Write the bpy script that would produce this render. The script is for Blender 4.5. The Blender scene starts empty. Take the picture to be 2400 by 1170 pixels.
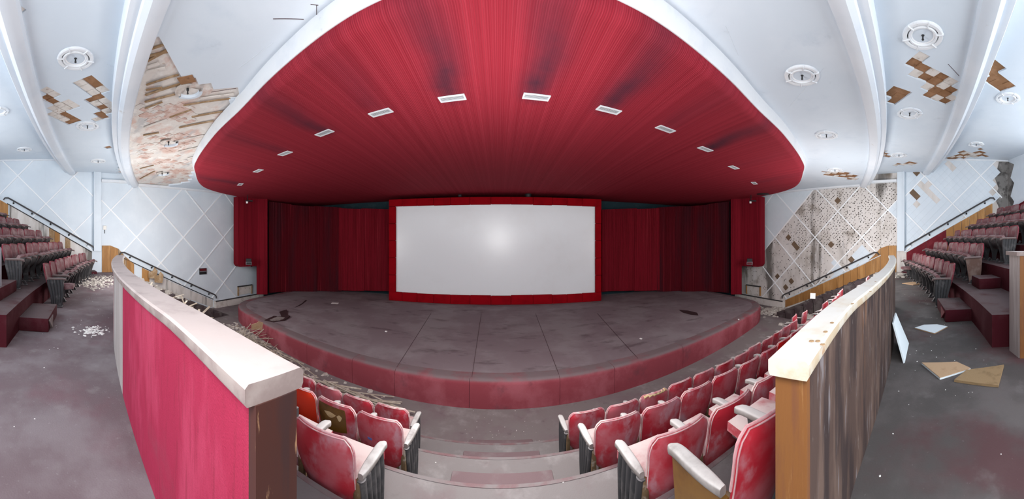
import bpy, bmesh, math, random
from math import sin, cos, tan, atan, atan2, pi, radians, sqrt, floor as ifloor
from mathutils import Vector, Matrix
RND = random.Random(11)
scene = bpy.context.scene
COL = scene.collection

# ------------------------------------------------------------------ camera, world, light, exposure
EYE, FPX, AXIS, HORIZON = 1.4, 687.0, 1170.0, 560.0      # a stitched panorama on a cylinder, 687 px per radian
cd = bpy.data.cameras.new('camera')
cd.type = 'PANO'
for tgt in (cd, getattr(cd, 'cycles', None)):
    if tgt is None:
        continue
    for k, v in (('panorama_type', 'CENTRAL_CYLINDRICAL'), ('central_cylindrical_range_u_min', -1200 / FPX),
                 ('central_cylindrical_range_u_max', 1200 / FPX), ('central_cylindrical_range_v_min', -(1170 - HORIZON) / FPX),
                 ('central_cylindrical_range_v_max', HORIZON / FPX), ('central_cylindrical_radius', 1.0)):
        try:
            setattr(tgt, k, v)
        except Exception:
            pass
cd.clip_start = 0.02
cam = bpy.data.objects.new('camera', cd)
COL.objects.link(cam)
cam.location = (0, 0, EYE)
cam.rotation_euler = (pi / 2, 0, -(1200 - AXIS) / FPX)
scene.camera = cam

world = bpy.data.worlds.new('world')
scene.world = world
world.use_nodes = True
world.node_tree.nodes['Background'].inputs[0].default_value = (0.90, 0.95, 1.0, 1)
world.node_tree.nodes['Background'].inputs[1].default_value = 1.9

def lamp(name, loc, power, size, color=(1, 1, 1)):
    l = bpy.data.lights.new(name, 'POINT')
    l.energy, l.shadow_soft_size, l.color = power, size, color
    o = bpy.data.objects.new(name, l)
    COL.objects.link(o)
    o.location = loc
    return o
lamp('key_or_fill_lamp', (-0.2, -0.3, 2.0), 72, 0.3, (1.0, 0.98, 0.96))
lamp('key_or_fill_lamp', (0.0, 3.4, 1.3), 165, 0.6, (1.0, 0.98, 0.97))  # added fill with no real source there, brightens stage and canopy front
for sx in (-1, 1):
    lamp('key_or_fill_lamp', (sx * 8.4, 3.5, 1.0), 165, 0.8, (1.0, 0.99, 0.98))  # added fill pair, no such lamps in the hall; lifts side walls and ceiling

vs = scene.view_settings
vs.view_transform = 'Standard'
vs.look = 'None'
vs.gamma = 1
vs.use_curve_mapping = False
vs.exposure = 1.1

# ------------------------------------------------------------------ helpers: where a direction of the photograph meets a surface of the place
def ray(px, py):
    a = (px - AXIS) / FPX
    return sin(a), cos(a), (HORIZON - py) / FPX
def at_d(px, py, d):
    s, c, k = ray(px, py)
    return Vector((s * d, c * d, EYE + k * d))
def at_z(px, py, z):
    s, c, k = ray(px, py)
    d = (z - EYE) / k
    return Vector((s * d, c * d, z))
def at_x(px, py, x):
    s, c, k = ray(px, py)
    d = x / s
    return Vector((x, c * d, EYE + k * d))
def at_surf(px, py, zf):
    z = 4.0
    for _ in range(30):
        p = at_z(px, py, z)
        z = 0.5 * z + 0.5 * zf(p.x, p.y)
    return at_z(px, py, z)
def lerp(a, b, t):
    return a + (b - a) * t
def clamp(x, a=0.0, b=1.0):
    return max(a, min(b, x))
def interp(pts, t):
    """pts sorted [(t, value)]"""
    if t <= pts[0][0]:
        return pts[0][1]
    for (t0, v0), (t1, v1) in zip(pts, pts[1:]):
        if t <= t1:
            return lerp(v0, v1, (t - t0) / (t1 - t0))
    return pts[-1][1]
def clip_poly(poly, a, b, c):
    """keep a*u + b*v <= c"""
    out = []
    for i in range(len(poly)):
        p, q = poly[i], poly[(i + 1) % len(poly)]
        dp, dq = a * p[0] + b * p[1] - c, a * q[0] + b * q[1] - c
        if dp <= 0:
            out.append(p)
        if dp * dq < 0:
            t = dp / (dp - dq)
            out.append((lerp(p[0], q[0], t), lerp(p[1], q[1], t)))
    return out
def inside(poly, x, y):
    r = False
    for i in range(len(poly)):
        (x0, y0), (x1, y1) = poly[i], poly[i - 1]
        if (y0 > y) != (y1 > y) and x < (x1 - x0) * (y - y0) / (y1 - y0) + x0:
            r = not r
    return r

# ------------------------------------------------------------------ mesh builder
class MB:
    def __init__(s):
        s.v, s.f = [], []
    def add(s, vs_, fs):
        n = len(s.v)
        s.v += [tuple(p) for p in vs_]
        s.f += [tuple(i + n for i in f) for f in fs]
        return s
    def box(s, c, size, m=None):
        x, y, z = (q / 2 for q in size)
        vs_ = [Vector(p) for p in ((-x, -y, -z), (x, -y, -z), (x, y, -z), (-x, y, -z), (-x, -y, z), (x, -y, z), (x, y, z), (-x, y, z))]
        if m is not None:
            vs_ = [m @ p for p in vs_]
        return s.add([p + Vector(c) for p in vs_], [(0, 3, 2, 1), (4, 5, 6, 7), (0, 1, 5, 4), (1, 2, 6, 5), (2, 3, 7, 6), (3, 0, 4, 7)])
    def rbox(s, c, size, r, m=None, seg=2):
        bm = bmesh.new()
        bmesh.ops.create_cube(bm, size=1)
        for v in bm.verts:
            v.co = Vector((v.co.x * size[0], v.co.y * size[1], v.co.z * size[2]))
        bmesh.ops.bevel(bm, geom=bm.edges[:], offset=r, segments=seg, profile=0.5, affect='EDGES')
        bm.verts.index_update()
        vs_ = [(m @ v.co if m is not None else v.co.copy()) + Vector(c) for v in bm.verts]
        s.add(vs_, [[v.index for v in f.verts] for f in bm.faces])
        bm.free()
        return s
    def prism(s, poly, z0, z1):
        n = len(poly)
        f0 = z0 if callable(z0) else (lambda x, y: z0)
        f1 = z1 if callable(z1) else (lambda x, y: z1)
        vs_ = [(x, y, f0(x, y)) for x, y in poly] + [(x, y, f1(x, y)) for x, y in poly]
        return s.add(vs_, [tuple(range(n - 1, -1, -1)), tuple(range(n, 2 * n))] + [(i, (i + 1) % n, n + (i + 1) % n, n + i) for i in range(n)])
    def slab(s, poly, fn, t0, t1):
        """poly in (u, v); fn(u, v, t) -> point"""
        n = len(poly)
        vs_ = [fn(u, v, t0) for u, v in poly] + [fn(u, v, t1) for u, v in poly]
        return s.add(vs_, [tuple(range(n - 1, -1, -1)), tuple(range(n, 2 * n))] + [(i, (i + 1) % n, n + (i + 1) % n, n + i) for i in range(n)])
    def grid(s, nu, nv, fn, closed_u=False):
        vs_ = [fn(i / nu, j / nv) for j in range(nv + 1) for i in range(nu + (0 if closed_u else 1))]
        w = nu if closed_u else nu + 1
        return s.add(vs_, [(j * w + i, j * w + (i + 1) % w, (j + 1) * w + (i + 1) % w, (j + 1) * w + i) for j in range(nv) for i in range(nu)])
    def shell(s, nu, nv, fa, fb):
        """closed sheet between two surfaces"""
        n0 = len(s.v)
        s.grid(nu, nv, fa)
        n1 = len(s.v)
        s.grid(nu, nv, fb)
        w = nu + 1
        ring = [i for i in range(nu)] + [j * w + nu for j in range(nv)] + [nv * w + i for i in range(nu, 0, -1)] + [j * w for j in range(nv, 0, -1)]
        for a, b in zip(ring, ring[1:] + ring[:1]):
            s.f.append((n0 + a, n0 + b, n1 + b, n1 + a))
        return s
    def sweep(s, path, prof, caps=True, closed_prof=True):
        """path: [(x, y, z)], prof(i) or list of (side, up); side is to the left of travel in plan"""
        n, rings = len(path), []
        m = None
        for i, p in enumerate(path):
            a, b = path[max(0, i - 1)], path[min(n - 1, i + 1)]
            t = Vector((b[0] - a[0], b[1] - a[1], 0)).normalized()
            nn = Vector((-t.y, t.x, 0))
            pr = prof(i) if callable(prof) else prof
            m = len(pr)
            rings += [Vector(p) + nn * u + Vector((0, 0, w)) for u, w in pr]
        mm = m if closed_prof else m - 1
        fs = [(i * m + k, i * m + (k + 1) % m, (i + 1) * m + (k + 1) % m, (i + 1) * m + k) for i in range(n - 1) for k in range(mm)]
        if caps and closed_prof:
            fs += [tuple(range(m - 1, -1, -1)), tuple((n - 1) * m + k for k in range(m))]
        return s.add(rings, fs)
    def tube(s, path, r, n=8, caps=True):
        path = [Vector(p) for p in path]
        k = len(path)
        rings, up = [], Vector((0.03, 0.07, 1))
        for i, p in enumerate(path):
            t = (path[min(k - 1, i + 1)] - path[max(0, i - 1)]).normalized()
            a = t.cross(up)
            if a.length < 0.05:
                a = t.cross(Vector((1, 0, 0)))
            a.normalize()
            b = a.cross(t)
            rr = r[i] if isinstance(r, (list, tuple)) else r
            rings += [p + (a * cos(2 * pi * j / n) + b * sin(2 * pi * j / n)) * rr for j in range(n)]
        fs = [(i * n + j, i * n + (j + 1) % n, (i + 1) * n + (j + 1) % n, (i + 1) * n + j) for i in range(k - 1) for j in range(n)]
        if caps:
            fs += [tuple(range(n - 1, -1, -1)), tuple((k - 1) * n + j for j in range(n))]
        return s.add(rings, fs)
    def lathe(s, prof, n=24, a0=0.0, a1=2 * pi):
        full = abs(a1 - a0 - 2 * pi) < 1e-6
        w = n if full else n + 1
        vs_ = [(r * cos(a0 + (a1 - a0) * i / n), r * sin(a0 + (a1 - a0) * i / n), z) for r, z in prof for i in range(w)]
        return s.add(vs_, [(j * w + i, j * w + (i + 1) % w, (j + 1) * w + (i + 1) % w, (j + 1) * w + i) for j in range(len(prof) - 1) for i in range(n)])
    def mesh(s, name, material, smooth=None):
        me = bpy.data.meshes.new(name)
        me.from_pydata(s.v, [], s.f)
        me.materials.append(material)
        if smooth:
            me.shade_smooth()
            me.set_sharp_from_angle(angle=radians(smooth))
        return me
    def build(s, name, material, parent=None, smooth=None):
        return link(name, s.mesh(name, material, smooth), parent)

def link(name, me, parent=None, loc=None, rot=None):
    o = bpy.data.objects.new(name, me)
    COL.objects.link(o)
    if parent is not None:
        o.parent = parent
    if loc is not None:
        o.location = loc
    if rot is not None:
        o.rotation_euler = rot
    return o
def tag(o, label, cat, group=None, kind=None):
    o['label'], o['category'] = label, cat
    if group:
        o['group'] = group
    if kind:
        o['kind'] = kind
    return o
def empty(name, label, cat, loc=(0, 0, 0), rz=0.0, group=None, kind=None):
    o = link(name, None, None, loc, (0, 0, rz))
    o.empty_display_size = 0.1
    return tag(o, label, cat, group, kind)
def frame_m(ex, ey, ez):
    return Matrix((ex, ey, ez)).transposed()

# ------------------------------------------------------------------ materials
class NT:
    def __init__(s, name):
        s.m = bpy.data.materials.new(name)
        s.m.use_nodes = True
        s.t = s.m.node_tree
        s.t.nodes.clear()
        s.out = s.n('ShaderNodeOutputMaterial')
        s.b = s.n('ShaderNodeBsdfPrincipled')
        s.l(s.b.outputs[0], s.out.inputs[0])
    def n(s, t, **kw):
        q = s.t.nodes.new(t)
        for k, v in kw.items():
            setattr(q, k, v)
        return q
    def l(s, a, b):
        s.t.links.new(a, b)
    def val(s, x, sock):
        if hasattr(x, 'is_linked') or hasattr(x, 'links'):
            s.l(x, sock)
        else:
            sock.default_value = x
    def math(s, op, a, b=0.0, c=0.0, cl=False):
        q = s.n('ShaderNodeMath', operation=op, use_clamp=cl)
        for i, x in enumerate((a, b, c)):
            s.val(x, q.inputs[i])
        return q.outputs[0]
    def mix(s, f, a, b, blend='MIX'):
        q = s.n('ShaderNodeMix', data_type='RGBA', blend_type=blend)
        s.val(f, q.inputs[0])
        for x, i in ((a, 6), (b, 7)):
            if isinstance(x, (tuple, list)):
                q.inputs[i].default_value = (*x[:3], 1)
            else:
                s.l(x, q.inputs[i])
        return q.outputs[2]
    def ramp(s, x, lo, hi):
        q = s.n('ShaderNodeMapRange', interpolation_type='SMOOTHSTEP')
        s.val(x, q.inputs[0])
        q.inputs[1].default_value, q.inputs[2].default_value = lo, hi
        return q.outputs[0]
    def coords(s, mode):
        if mode == 'obj':
            c = s.n('ShaderNodeTexCoord').outputs['Object']
            r = s.n('ShaderNodeObjectInfo').outputs['Random']
            k = s.math('MULTIPLY', r, 37.0)
            q = s.n('ShaderNodeVectorMath', operation='ADD')
            s.l(c, q.inputs[0])
            s.l(k, q.inputs[1])
            return q.outputs[0]
        return s.n('ShaderNodeNewGeometry').outputs['Position']
    def noise(s, co, scale, stretch=(1, 1, 1), detail=5.0, rough=0.6):
        mp = s.n('ShaderNodeMapping')
        mp.inputs['Scale'].default_value = stretch
        s.l(co, mp.inputs[0])
        q = s.n('ShaderNodeTexNoise')
        q.inputs['Scale'].default_value, q.inputs['Detail'].default_value, q.inputs['Roughness'].default_value = scale, detail, rough
        s.l(mp.outputs[0], q.inputs['Vector'])
        return q.outputs[0]

def M(name, base, rough=0.8, layers=(), dust=None, bump=None, mode='pos', metal=0.0, spec=0.3, rand=0.0):
    """layers: (colour, scale, lo, hi, amount, stretch); dust: (colour, amount, scale) lying on faces that look up; bump: (scale, strength, stretch)"""
    t = NT(name)
    co = t.coords(mode)
    col = t.mix(0.0, base, base)
    if rand:
        r = t.n('ShaderNodeObjectInfo').outputs['Random']
        col = t.mix(t.math('MULTIPLY', r, rand), base, tuple(q * 0.35 for q in base))
    for c, sc, lo, hi, amt, st in layers:
        f = t.math('MULTIPLY', t.ramp(t.noise(co, sc, st), lo, hi), amt)
        col = t.mix(f, col, c)
    if dust:
        g = t.n('ShaderNodeNewGeometry').outputs['Normal']
        sp = t.n('ShaderNodeSeparateXYZ')
        t.l(g, sp.inputs[0])
        f = t.math('MULTIPLY', t.ramp(sp.outputs[2], 0.25, 0.9), t.ramp(t.noise(co, dust[2]), 0.2, 0.55))
        col = t.mix(t.math('MULTIPLY', f, dust[1]), col, dust[0])
    t.l(col, t.b.inputs['Base Color'])
    t.b.inputs['Roughness'].default_value = rough
    t.b.inputs['Metallic'].default_value = metal
    t.b.inputs['Specular IOR Level'].default_value = spec
    if bump:
        bn = t.n('ShaderNodeBump')
        bn.inputs['Strength'].default_value = bump[1]
        bn.inputs['Distance'].default_value = 0.01
        t.l(t.noise(co, bump[0], bump[2] if len(bump) > 2 else (1, 1, 1)), bn.inputs['Height'])
        t.l(bn.outputs[0], t.b.inputs['Normal'])
    return t.m

U = (1, 1, 1)
MT = {}
MT['blue'] = M('pale_blue_paint', (0.64, 0.71, 0.775), 0.75, [((0.72, 0.785, 0.84), 0.8, 0.4, 0.7, 0.8, U), ((0.42, 0.47, 0.52), 1.7, 0.62, 0.85, 0.35, (1, 1, 0.2)), ((0.35, 0.37, 0.36), 5.0, 0.68, 0.8, 0.25, (1, 1, 0.15))], bump=(9, 0.06))
MT['blue_r'] = M('pale_blue_paint_water_streaked', (0.66, 0.73, 0.78), 0.75, [((0.72, 0.78, 0.83), 0.8, 0.4, 0.7, 0.8, U), ((0.2, 0.2, 0.19), 1.6, 0.6, 0.78, 0.75, (1, 1, 0.07))], bump=(9, 0.06))
MT['ceil'] = M('ceiling_paint', (0.64, 0.72, 0.80), 0.8, [((0.72, 0.79, 0.86), 0.5, 0.4, 0.7, 0.8, U), ((0.5, 0.59, 0.69), 1.3, 0.55, 0.8, 0.5, U), ((0.38, 0.42, 0.46), 2.6, 0.66, 0.8, 0.4, U)], bump=(14, 0.08))
MT['white'] = M('white_trim_paint', (0.76, 0.79, 0.82), 0.6, [((0.62, 0.67, 0.74), 2.0, 0.45, 0.7, 0.5, U), ((0.4, 0.38, 0.35), 7.0, 0.66, 0.78, 0.45, U)])
MT['rib'] = M('ceiling_rib_paint', (0.72, 0.77, 0.83), 0.6, [((0.58, 0.66, 0.75), 0.7, 0.4, 0.7, 0.6, U), ((0.45, 0.42, 0.38), 4.0, 0.66, 0.76, 0.5, U)])
MT['batten'] = M('white_batten_paint', (0.86, 0.88, 0.9), 0.6)
MT['bare'] = M('bare_stained_plaster', (0.66, 0.62, 0.59), 0.9, [((0.46, 0.42, 0.38), 2.2, 0.45, 0.65, 0.6, (1, 1, 0.3)), ((0.74, 0.72, 0.71), 3.0, 0.5, 0.7, 0.7, (1, 1, 0.25)), ((0.09, 0.08, 0.07), 1.15, 0.53, 0.66, 0.85, (1, 1, 0.16)), ((0.16, 0.12, 0.08), 0.8, 0.57, 0.7, 0.6, U)], bump=(12, 0.2))
MT['glue'] = M('dark_glue', (0.035, 0.028, 0.022), 0.8)
MT['brown'] = M('torn_brown_fibreboard', (0.26, 0.13, 0.06), 0.9, [((0.36, 0.19, 0.1), 4.0, 0.45, 0.65, 0.7, U), ((0.12, 0.06, 0.03), 9.0, 0.58, 0.72, 0.6, U)], bump=(30, 0.3))
MT['wallbrown'] = M('brown_fibreboard', (0.15, 0.1, 0.065), 0.9, [((0.2, 0.13, 0.08), 5.0, 0.45, 0.65, 0.7, U)], bump=(30, 0.3))
MT['lath'] = M('dirty_white_plasterboard', (0.7, 0.66, 0.62), 0.85, [((0.42, 0.36, 0.31), 4.0, 0.5, 0.68, 0.6, U), ((0.3, 0.16, 0.08), 7.0, 0.6, 0.72, 0.6, U)], bump=(12, 0.3))
MT['exposed'] = M('exposed_ceiling_base', (0.7, 0.66, 0.62), 0.9, [((0.6, 0.36, 0.29), 1.3, 0.48, 0.62, 0.65, (1, 1.6, 1)), ((0.48, 0.48, 0.49), 1.6, 0.52, 0.68, 0.75, (0.5, 2, 1)), ((0.8, 0.78, 0.75), 4.0, 0.52, 0.66, 0.8, U), ((0.34, 0.2, 0.1), 8.0, 0.64, 0.72, 0.5, U)], bump=(8, 0.15))
MT['clay'] = M('pink_clay_block', (0.6, 0.41, 0.35), 0.9, [((0.72, 0.64, 0.6), 5.0, 0.42, 0.62, 0.8, U), ((0.4, 0.16, 0.1), 9.0, 0.58, 0.7, 0.6, U)], rand=0.3)
MT['lathwood'] = M('lath_wood', (0.3, 0.19, 0.1), 0.85, [((0.48, 0.36, 0.24), 6.0, 0.45, 0.65, 0.7, U), ((0.14, 0.08, 0.04), 14.0, 0.55, 0.7, 0.6, U)])
MT['debriswood'] = M('weathered_lath', (0.4, 0.34, 0.27), 0.9, [((0.62, 0.56, 0.48), 5.0, 0.45, 0.65, 0.8, U), ((0.16, 0.12, 0.09), 9.0, 0.55, 0.7, 0.6, U)], mode='obj')
MT['wood'] = M('orange_plywood', (0.38, 0.18, 0.055), 0.6, [((0.5, 0.27, 0.1), 1.4, 0.45, 0.65, 0.7, (3, 3, 0.5)), ((0.16, 0.07, 0.025), 4.0, 0.55, 0.72, 0.6, (3, 3, 0.3))], rand=0.35)
MT['veneer'] = M('weathered_wood_veneer', (0.07, 0.043, 0.035), 0.65, [((0.14, 0.092, 0.072), 1.4, 0.48, 0.66, 0.7, (5, 5, 1.1)), ((0.03, 0.02, 0.02), 1.6, 0.48, 0.62, 0.85, (4, 4, 0.8)), ((0.22, 0.2, 0.21), 3.2, 0.57, 0.7, 0.75, (5, 5, 0.9)), ((0.3, 0.13, 0.045), 1.1, 0.57, 0.72, 0.55, (3, 3, 0.5)), ((0.42, 0.36, 0.32), 9.0, 0.66, 0.74, 0.5, (4, 4, 0.8))], bump=(20, 0.15, (4, 4, 0.4)))
MT['post'] = M('orange_wood_post', (0.19, 0.078, 0.024), 0.5, [((0.15, 0.06, 0.03), 3.0, 0.46, 0.66, 0.85, (8, 8, 0.8)), ((0.42, 0.24, 0.1), 5.0, 0.6, 0.74, 0.5, (8, 8, 0.8)), ((0.1, 0.035, 0.02), 1.5, 0.5, 0.7, 0.7, (2, 2, 1.2))], bump=(30, 0.1, (5, 5, 0.5)))
MT['darkpost'] = M('dark_wood_post', (0.055, 0.02, 0.016), 0.4, [((0.04, 0.02, 0.02), 3.0, 0.46, 0.66, 0.85, (8, 8, 0.8)), ((0.45, 0.26, 0.14), 6.0, 0.64, 0.74, 0.7, (8, 8, 1.5))])
MT['cap'] = M('dusty_cream_cap', (0.22, 0.17, 0.16), 0.7, [((0.32, 0.27, 0.25), 7.0, 0.42, 0.62, 0.7, U)], dust=((0.46, 0.39, 0.372), 0.92, 3.0), bump=(25, 0.1))
MT['caplight'] = M('pale_painted_cap', (0.5, 0.4, 0.28), 0.6, [((0.58, 0.54, 0.47), 8.0, 0.42, 0.6, 0.85, U), ((0.42, 0.2, 0.06), 5.0, 0.6, 0.72, 0.7, U)], dust=((0.6, 0.585, 0.555), 0.93, 3.0))
MT['carpetred'] = M('crimson_carpet', (0.29, 0.022, 0.055), 0.95, [((0.4, 0.05, 0.1), 2.0, 0.45, 0.65, 0.6, (2, 2, 0.6)), ((0.2, 0.02, 0.04), 40.0, 0.5, 0.7, 0.5, (1, 1, 0.1)), ((0.16, 0.06, 0.075), 1.2, 0.58, 0.76, 0.7, U)], bump=(160, 0.5), spec=0.1)
MT['greypanel'] = M('grey_faded_panel', (0.3, 0.26, 0.25), 0.9, [((0.42, 0.38, 0.37), 2.0, 0.45, 0.65, 0.7, (5, 5, 0.4)), ((0.15, 0.12, 0.11), 3.0, 0.56, 0.72, 0.6, (8, 8, 0.4))], bump=(120, 0.3))
MT['darkred'] = M('dark_red_panel', (0.13, 0.006, 0.014), 0.8, [((0.2, 0.02, 0.03), 3, 0.45, 0.7, 0.6, U)])
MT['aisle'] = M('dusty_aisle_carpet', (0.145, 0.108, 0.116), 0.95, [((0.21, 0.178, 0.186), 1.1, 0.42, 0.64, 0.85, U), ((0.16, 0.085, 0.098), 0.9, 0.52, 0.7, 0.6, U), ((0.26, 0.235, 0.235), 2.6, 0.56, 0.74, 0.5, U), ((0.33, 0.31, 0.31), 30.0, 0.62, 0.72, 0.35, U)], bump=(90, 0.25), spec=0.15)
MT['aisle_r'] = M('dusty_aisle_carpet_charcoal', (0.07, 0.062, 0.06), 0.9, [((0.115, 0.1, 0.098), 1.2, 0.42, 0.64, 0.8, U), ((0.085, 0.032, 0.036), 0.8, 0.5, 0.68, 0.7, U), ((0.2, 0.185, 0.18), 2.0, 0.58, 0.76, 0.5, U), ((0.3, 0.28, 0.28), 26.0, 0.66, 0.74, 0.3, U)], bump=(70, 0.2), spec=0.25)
MT['tier'] = M('dusty_tier_carpet', (0.2, 0.183, 0.18), 0.95, [((0.175, 0.12, 0.126), 1.6, 0.5, 0.7, 0.6, U), ((0.3, 0.285, 0.28), 2.4, 0.5, 0.7, 0.7, U), ((0.14, 0.12, 0.12), 6.0, 0.6, 0.75, 0.4, U)], bump=(70, 0.3), spec=0.15)
MT['pit'] = M('grey_floor_carpet', (0.19, 0.165, 0.162), 0.95, [((0.17, 0.125, 0.135), 1.0, 0.45, 0.66, 0.8, U), ((0.27, 0.25, 0.245), 2.2, 0.52, 0.72, 0.7, U), ((0.07, 0.06, 0.06), 4.0, 0.6, 0.76, 0.4, U)], bump=(70, 0.25), spec=0.15)
MT['stepred'] = M('dusty_red_step_carpet', (0.17, 0.118, 0.124), 0.95, [((0.22, 0.19, 0.19), 2.4, 0.46, 0.66, 0.8, U), ((0.16, 0.075, 0.085), 1.6, 0.55, 0.72, 0.5, U)], bump=(70, 0.3), spec=0.15)
MT['nosing'] = M('red_nosing', (0.18, 0.105, 0.11), 0.9, [((0.2, 0.18, 0.178), 3, 0.4, 0.6, 0.95, U)])
MT['maroon'] = M('maroon_step_carpet', (0.06, 0.009, 0.014), 0.95, [((0.09, 0.03, 0.036), 2.0, 0.45, 0.68, 0.7, U)], dust=((0.125, 0.1, 0.1), 0.8, 2.0), bump=(70, 0.3), spec=0.1)
MT['stagetop'] = M('dusty_stage_carpet', (0.215, 0.172, 0.185), 0.95, [((0.27, 0.24, 0.248), 0.7, 0.42, 0.64, 0.85, U), ((0.09, 0.06, 0.068), 1.1, 0.54, 0.72, 0.6, (1, 2.5, 1)), ((0.06, 0.035, 0.04), 3.5, 0.66, 0.76, 0.6, (1, 3, 1))], bump=(60, 0.25), spec=0.15)
MT['skirt'] = M('dusty_red_stage_skirt', (0.235, 0.047, 0.06), 0.95, [((0.34, 0.1, 0.12), 1.1, 0.42, 0.66, 0.75, U), ((0.13, 0.045, 0.055), 1.8, 0.55, 0.74, 0.7, U)], dust=((0.17, 0.145, 0.15), 0.9, 1.5), bump=(70, 0.3), spec=0.1)
MT['tear'] = M('dark_torn_carpet', (0.035, 0.012, 0.014), 0.95)
MT['underlay'] = M('grey_carpet_underlay', (0.22, 0.19, 0.18), 0.95, [((0.1, 0.06, 0.06), 6, 0.5, 0.7, 0.7, U)])
MT['seam'] = M('dark_seam', (0.05, 0.02, 0.022), 0.9)
MT['screen'] = M('white_projection_screen', (0.83, 0.865, 0.885), 0.27, [((0.79, 0.815, 0.825), 0.35, 0.45, 0.65, 0.8, U)], spec=0.55)
MT['frame'] = M('bright_red_felt', (0.28, 0.001, 0.006), 0.9, [((0.2, 0.0, 0.004), 2, 0.45, 0.65, 0.6, U)], spec=0.1)
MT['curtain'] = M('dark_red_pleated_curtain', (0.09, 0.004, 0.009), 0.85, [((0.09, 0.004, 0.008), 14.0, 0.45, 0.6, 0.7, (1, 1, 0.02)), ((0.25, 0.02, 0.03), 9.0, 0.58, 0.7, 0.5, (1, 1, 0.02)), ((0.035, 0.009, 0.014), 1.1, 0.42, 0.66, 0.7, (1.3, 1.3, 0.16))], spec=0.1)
MT['curtain_crimson'] = M('crimson_pleated_curtain', (0.19, 0.007, 0.016), 0.85, [((0.13, 0.005, 0.01), 14.0, 0.45, 0.6, 0.7, (1, 1, 0.02)), ((0.33, 0.03, 0.045), 9.0, 0.58, 0.7, 0.5, (1, 1, 0.02))], spec=0.1)  # brighter crimson of the panels nearest the screen, without the dirt streaks
MT['pylon'] = M('red_pleated_cloth', (0.2, 0.008, 0.018), 0.9, [((0.12, 0.004, 0.01), 12.0, 0.45, 0.6, 0.6, (1, 1, 0.02))], spec=0.1)
MT['teal'] = M('dark_teal_wall', (0.012, 0.035, 0.045), 0.8, [((0.03, 0.06, 0.07), 3, 0.5, 0.7, 0.7, U)])
MT['black'] = M('black_metal', (0.018, 0.018, 0.02), 0.5)
MT['rail'] = M('dark_handrail', (0.05, 0.048, 0.05), 0.5, [((0.14, 0.11, 0.1), 5, 0.55, 0.7, 0.6, U)])
MT['chrome'] = M('dull_steel', (0.2, 0.2, 0.22), 0.45)
MT['plastic'] = M('cream_plastic', (0.75, 0.73, 0.68), 0.5)
MT['signred'] = M('dark_red_sign', (0.12, 0.01, 0.015), 0.5)
MT['glassy'] = M('pale_lamp_glass', (0.6, 0.58, 0.55), 0.2)
MT['brightlamp'] = M('white_lamp_face', (0.9, 0.9, 0.88), 0.3)
# cinema seats
DUSTP = (0.52, 0.33, 0.38)
MT['vinyl'] = M('dusty_red_vinyl', (0.47, 0.024, 0.042), 0.45, [((0.52, 0.15, 0.18), 3.0, 0.4, 0.62, 0.75, U), (DUSTP, 6.0, 0.5, 0.7, 0.65, (1, 1, 0.6)), ((0.36, 0.008, 0.018), 7.0, 0.6, 0.7, 0.7, U)], mode='obj', spec=0.4)
MT['vinylred'] = M('clean_scarlet_vinyl', (0.62, 0.012, 0.012), 0.35, [((0.4, 0.01, 0.01), 3.0, 0.5, 0.7, 0.5, U)], mode='obj', spec=0.5)
MT['vinylorange'] = M('clean_orange_vinyl', (0.72, 0.04, 0.012), 0.4, [((0.5, 0.02, 0.01), 3.0, 0.5, 0.7, 0.6, U)], mode='obj', spec=0.5)
MT['piping'] = M('dust_caked_piping', (0.55, 0.3, 0.32), 0.8, [((0.66, 0.58, 0.54), 6, 0.4, 0.65, 0.8, U), ((0.45, 0.1, 0.13), 9, 0.52, 0.66, 0.7, U)], mode='obj')
MT['cushion'] = M('dusty_red_upholstery', (0.34, 0.045, 0.06), 0.9, [((0.5, 0.33, 0.34), 4, 0.45, 0.65, 0.7, U)], dust=((0.56, 0.48, 0.46), 0.9, 3.0), mode='obj')
MT['seatpan'] = M('dark_seat_pan', (0.045, 0.04, 0.042), 0.6, [((0.16, 0.14, 0.14), 6, 0.55, 0.7, 0.6, U)], mode='obj')
MT['arm'] = M('dusty_grey_armrest', (0.2, 0.18, 0.17), 0.7, [((0.32, 0.3, 0.29), 5, 0.45, 0.65, 0.8, U)], dust=((0.52, 0.505, 0.49), 0.95, 4.0), mode='obj')
MT['iron'] = M('dark_cast_iron', (0.045, 0.045, 0.048), 0.55, [((0.13, 0.125, 0.125), 6, 0.5, 0.7, 0.7, U)], dust=((0.3, 0.28, 0.28), 0.7, 4.0), mode='obj')
MT['bracket'] = M('worn_brass_bracket', (0.2, 0.13, 0.07), 0.5, [((0.5, 0.45, 0.38), 12, 0.52, 0.66, 0.8, U), ((0.08, 0.04, 0.02), 9, 0.55, 0.7, 0.6, U)], mode='obj', metal=0.3)
MT['woodback'] = M('varnished_brown_ply', (0.16, 0.075, 0.012), 0.25, [((0.08, 0.035, 0.008), 3, 0.45, 0.65, 0.7, U)], mode='obj', spec=0.6)
MT['foam'] = M('old_yellow_foam', (0.6, 0.44, 0.24), 0.95, [((0.34, 0.2, 0.08), 9, 0.5, 0.7, 0.7, U)], mode='obj')
MT['rearback'] = M('dusty_mauve_upholstery', (0.2, 0.095, 0.102), 0.9, [((0.27, 0.195, 0.195), 4, 0.42, 0.64, 0.85, U), ((0.18, 0.045, 0.057), 6, 0.58, 0.72, 0.6, U)], mode='obj', rand=0.45, spec=0.15)
MT['rearpipe'] = M('rose_red_piping', (0.24, 0.03, 0.048), 0.8, [((0.3, 0.16, 0.17), 6, 0.45, 0.65, 0.7, U)], mode='obj')
MT['reararm'] = M('dusty_brown_armrest', (0.15, 0.105, 0.1), 0.7, dust=((0.27, 0.22, 0.21), 0.9, 4.0), mode='obj')
MT['tilewhite'] = M('pale_ceiling_tile_face', (0.68, 0.74, 0.78), 0.7, mode='obj')
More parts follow.
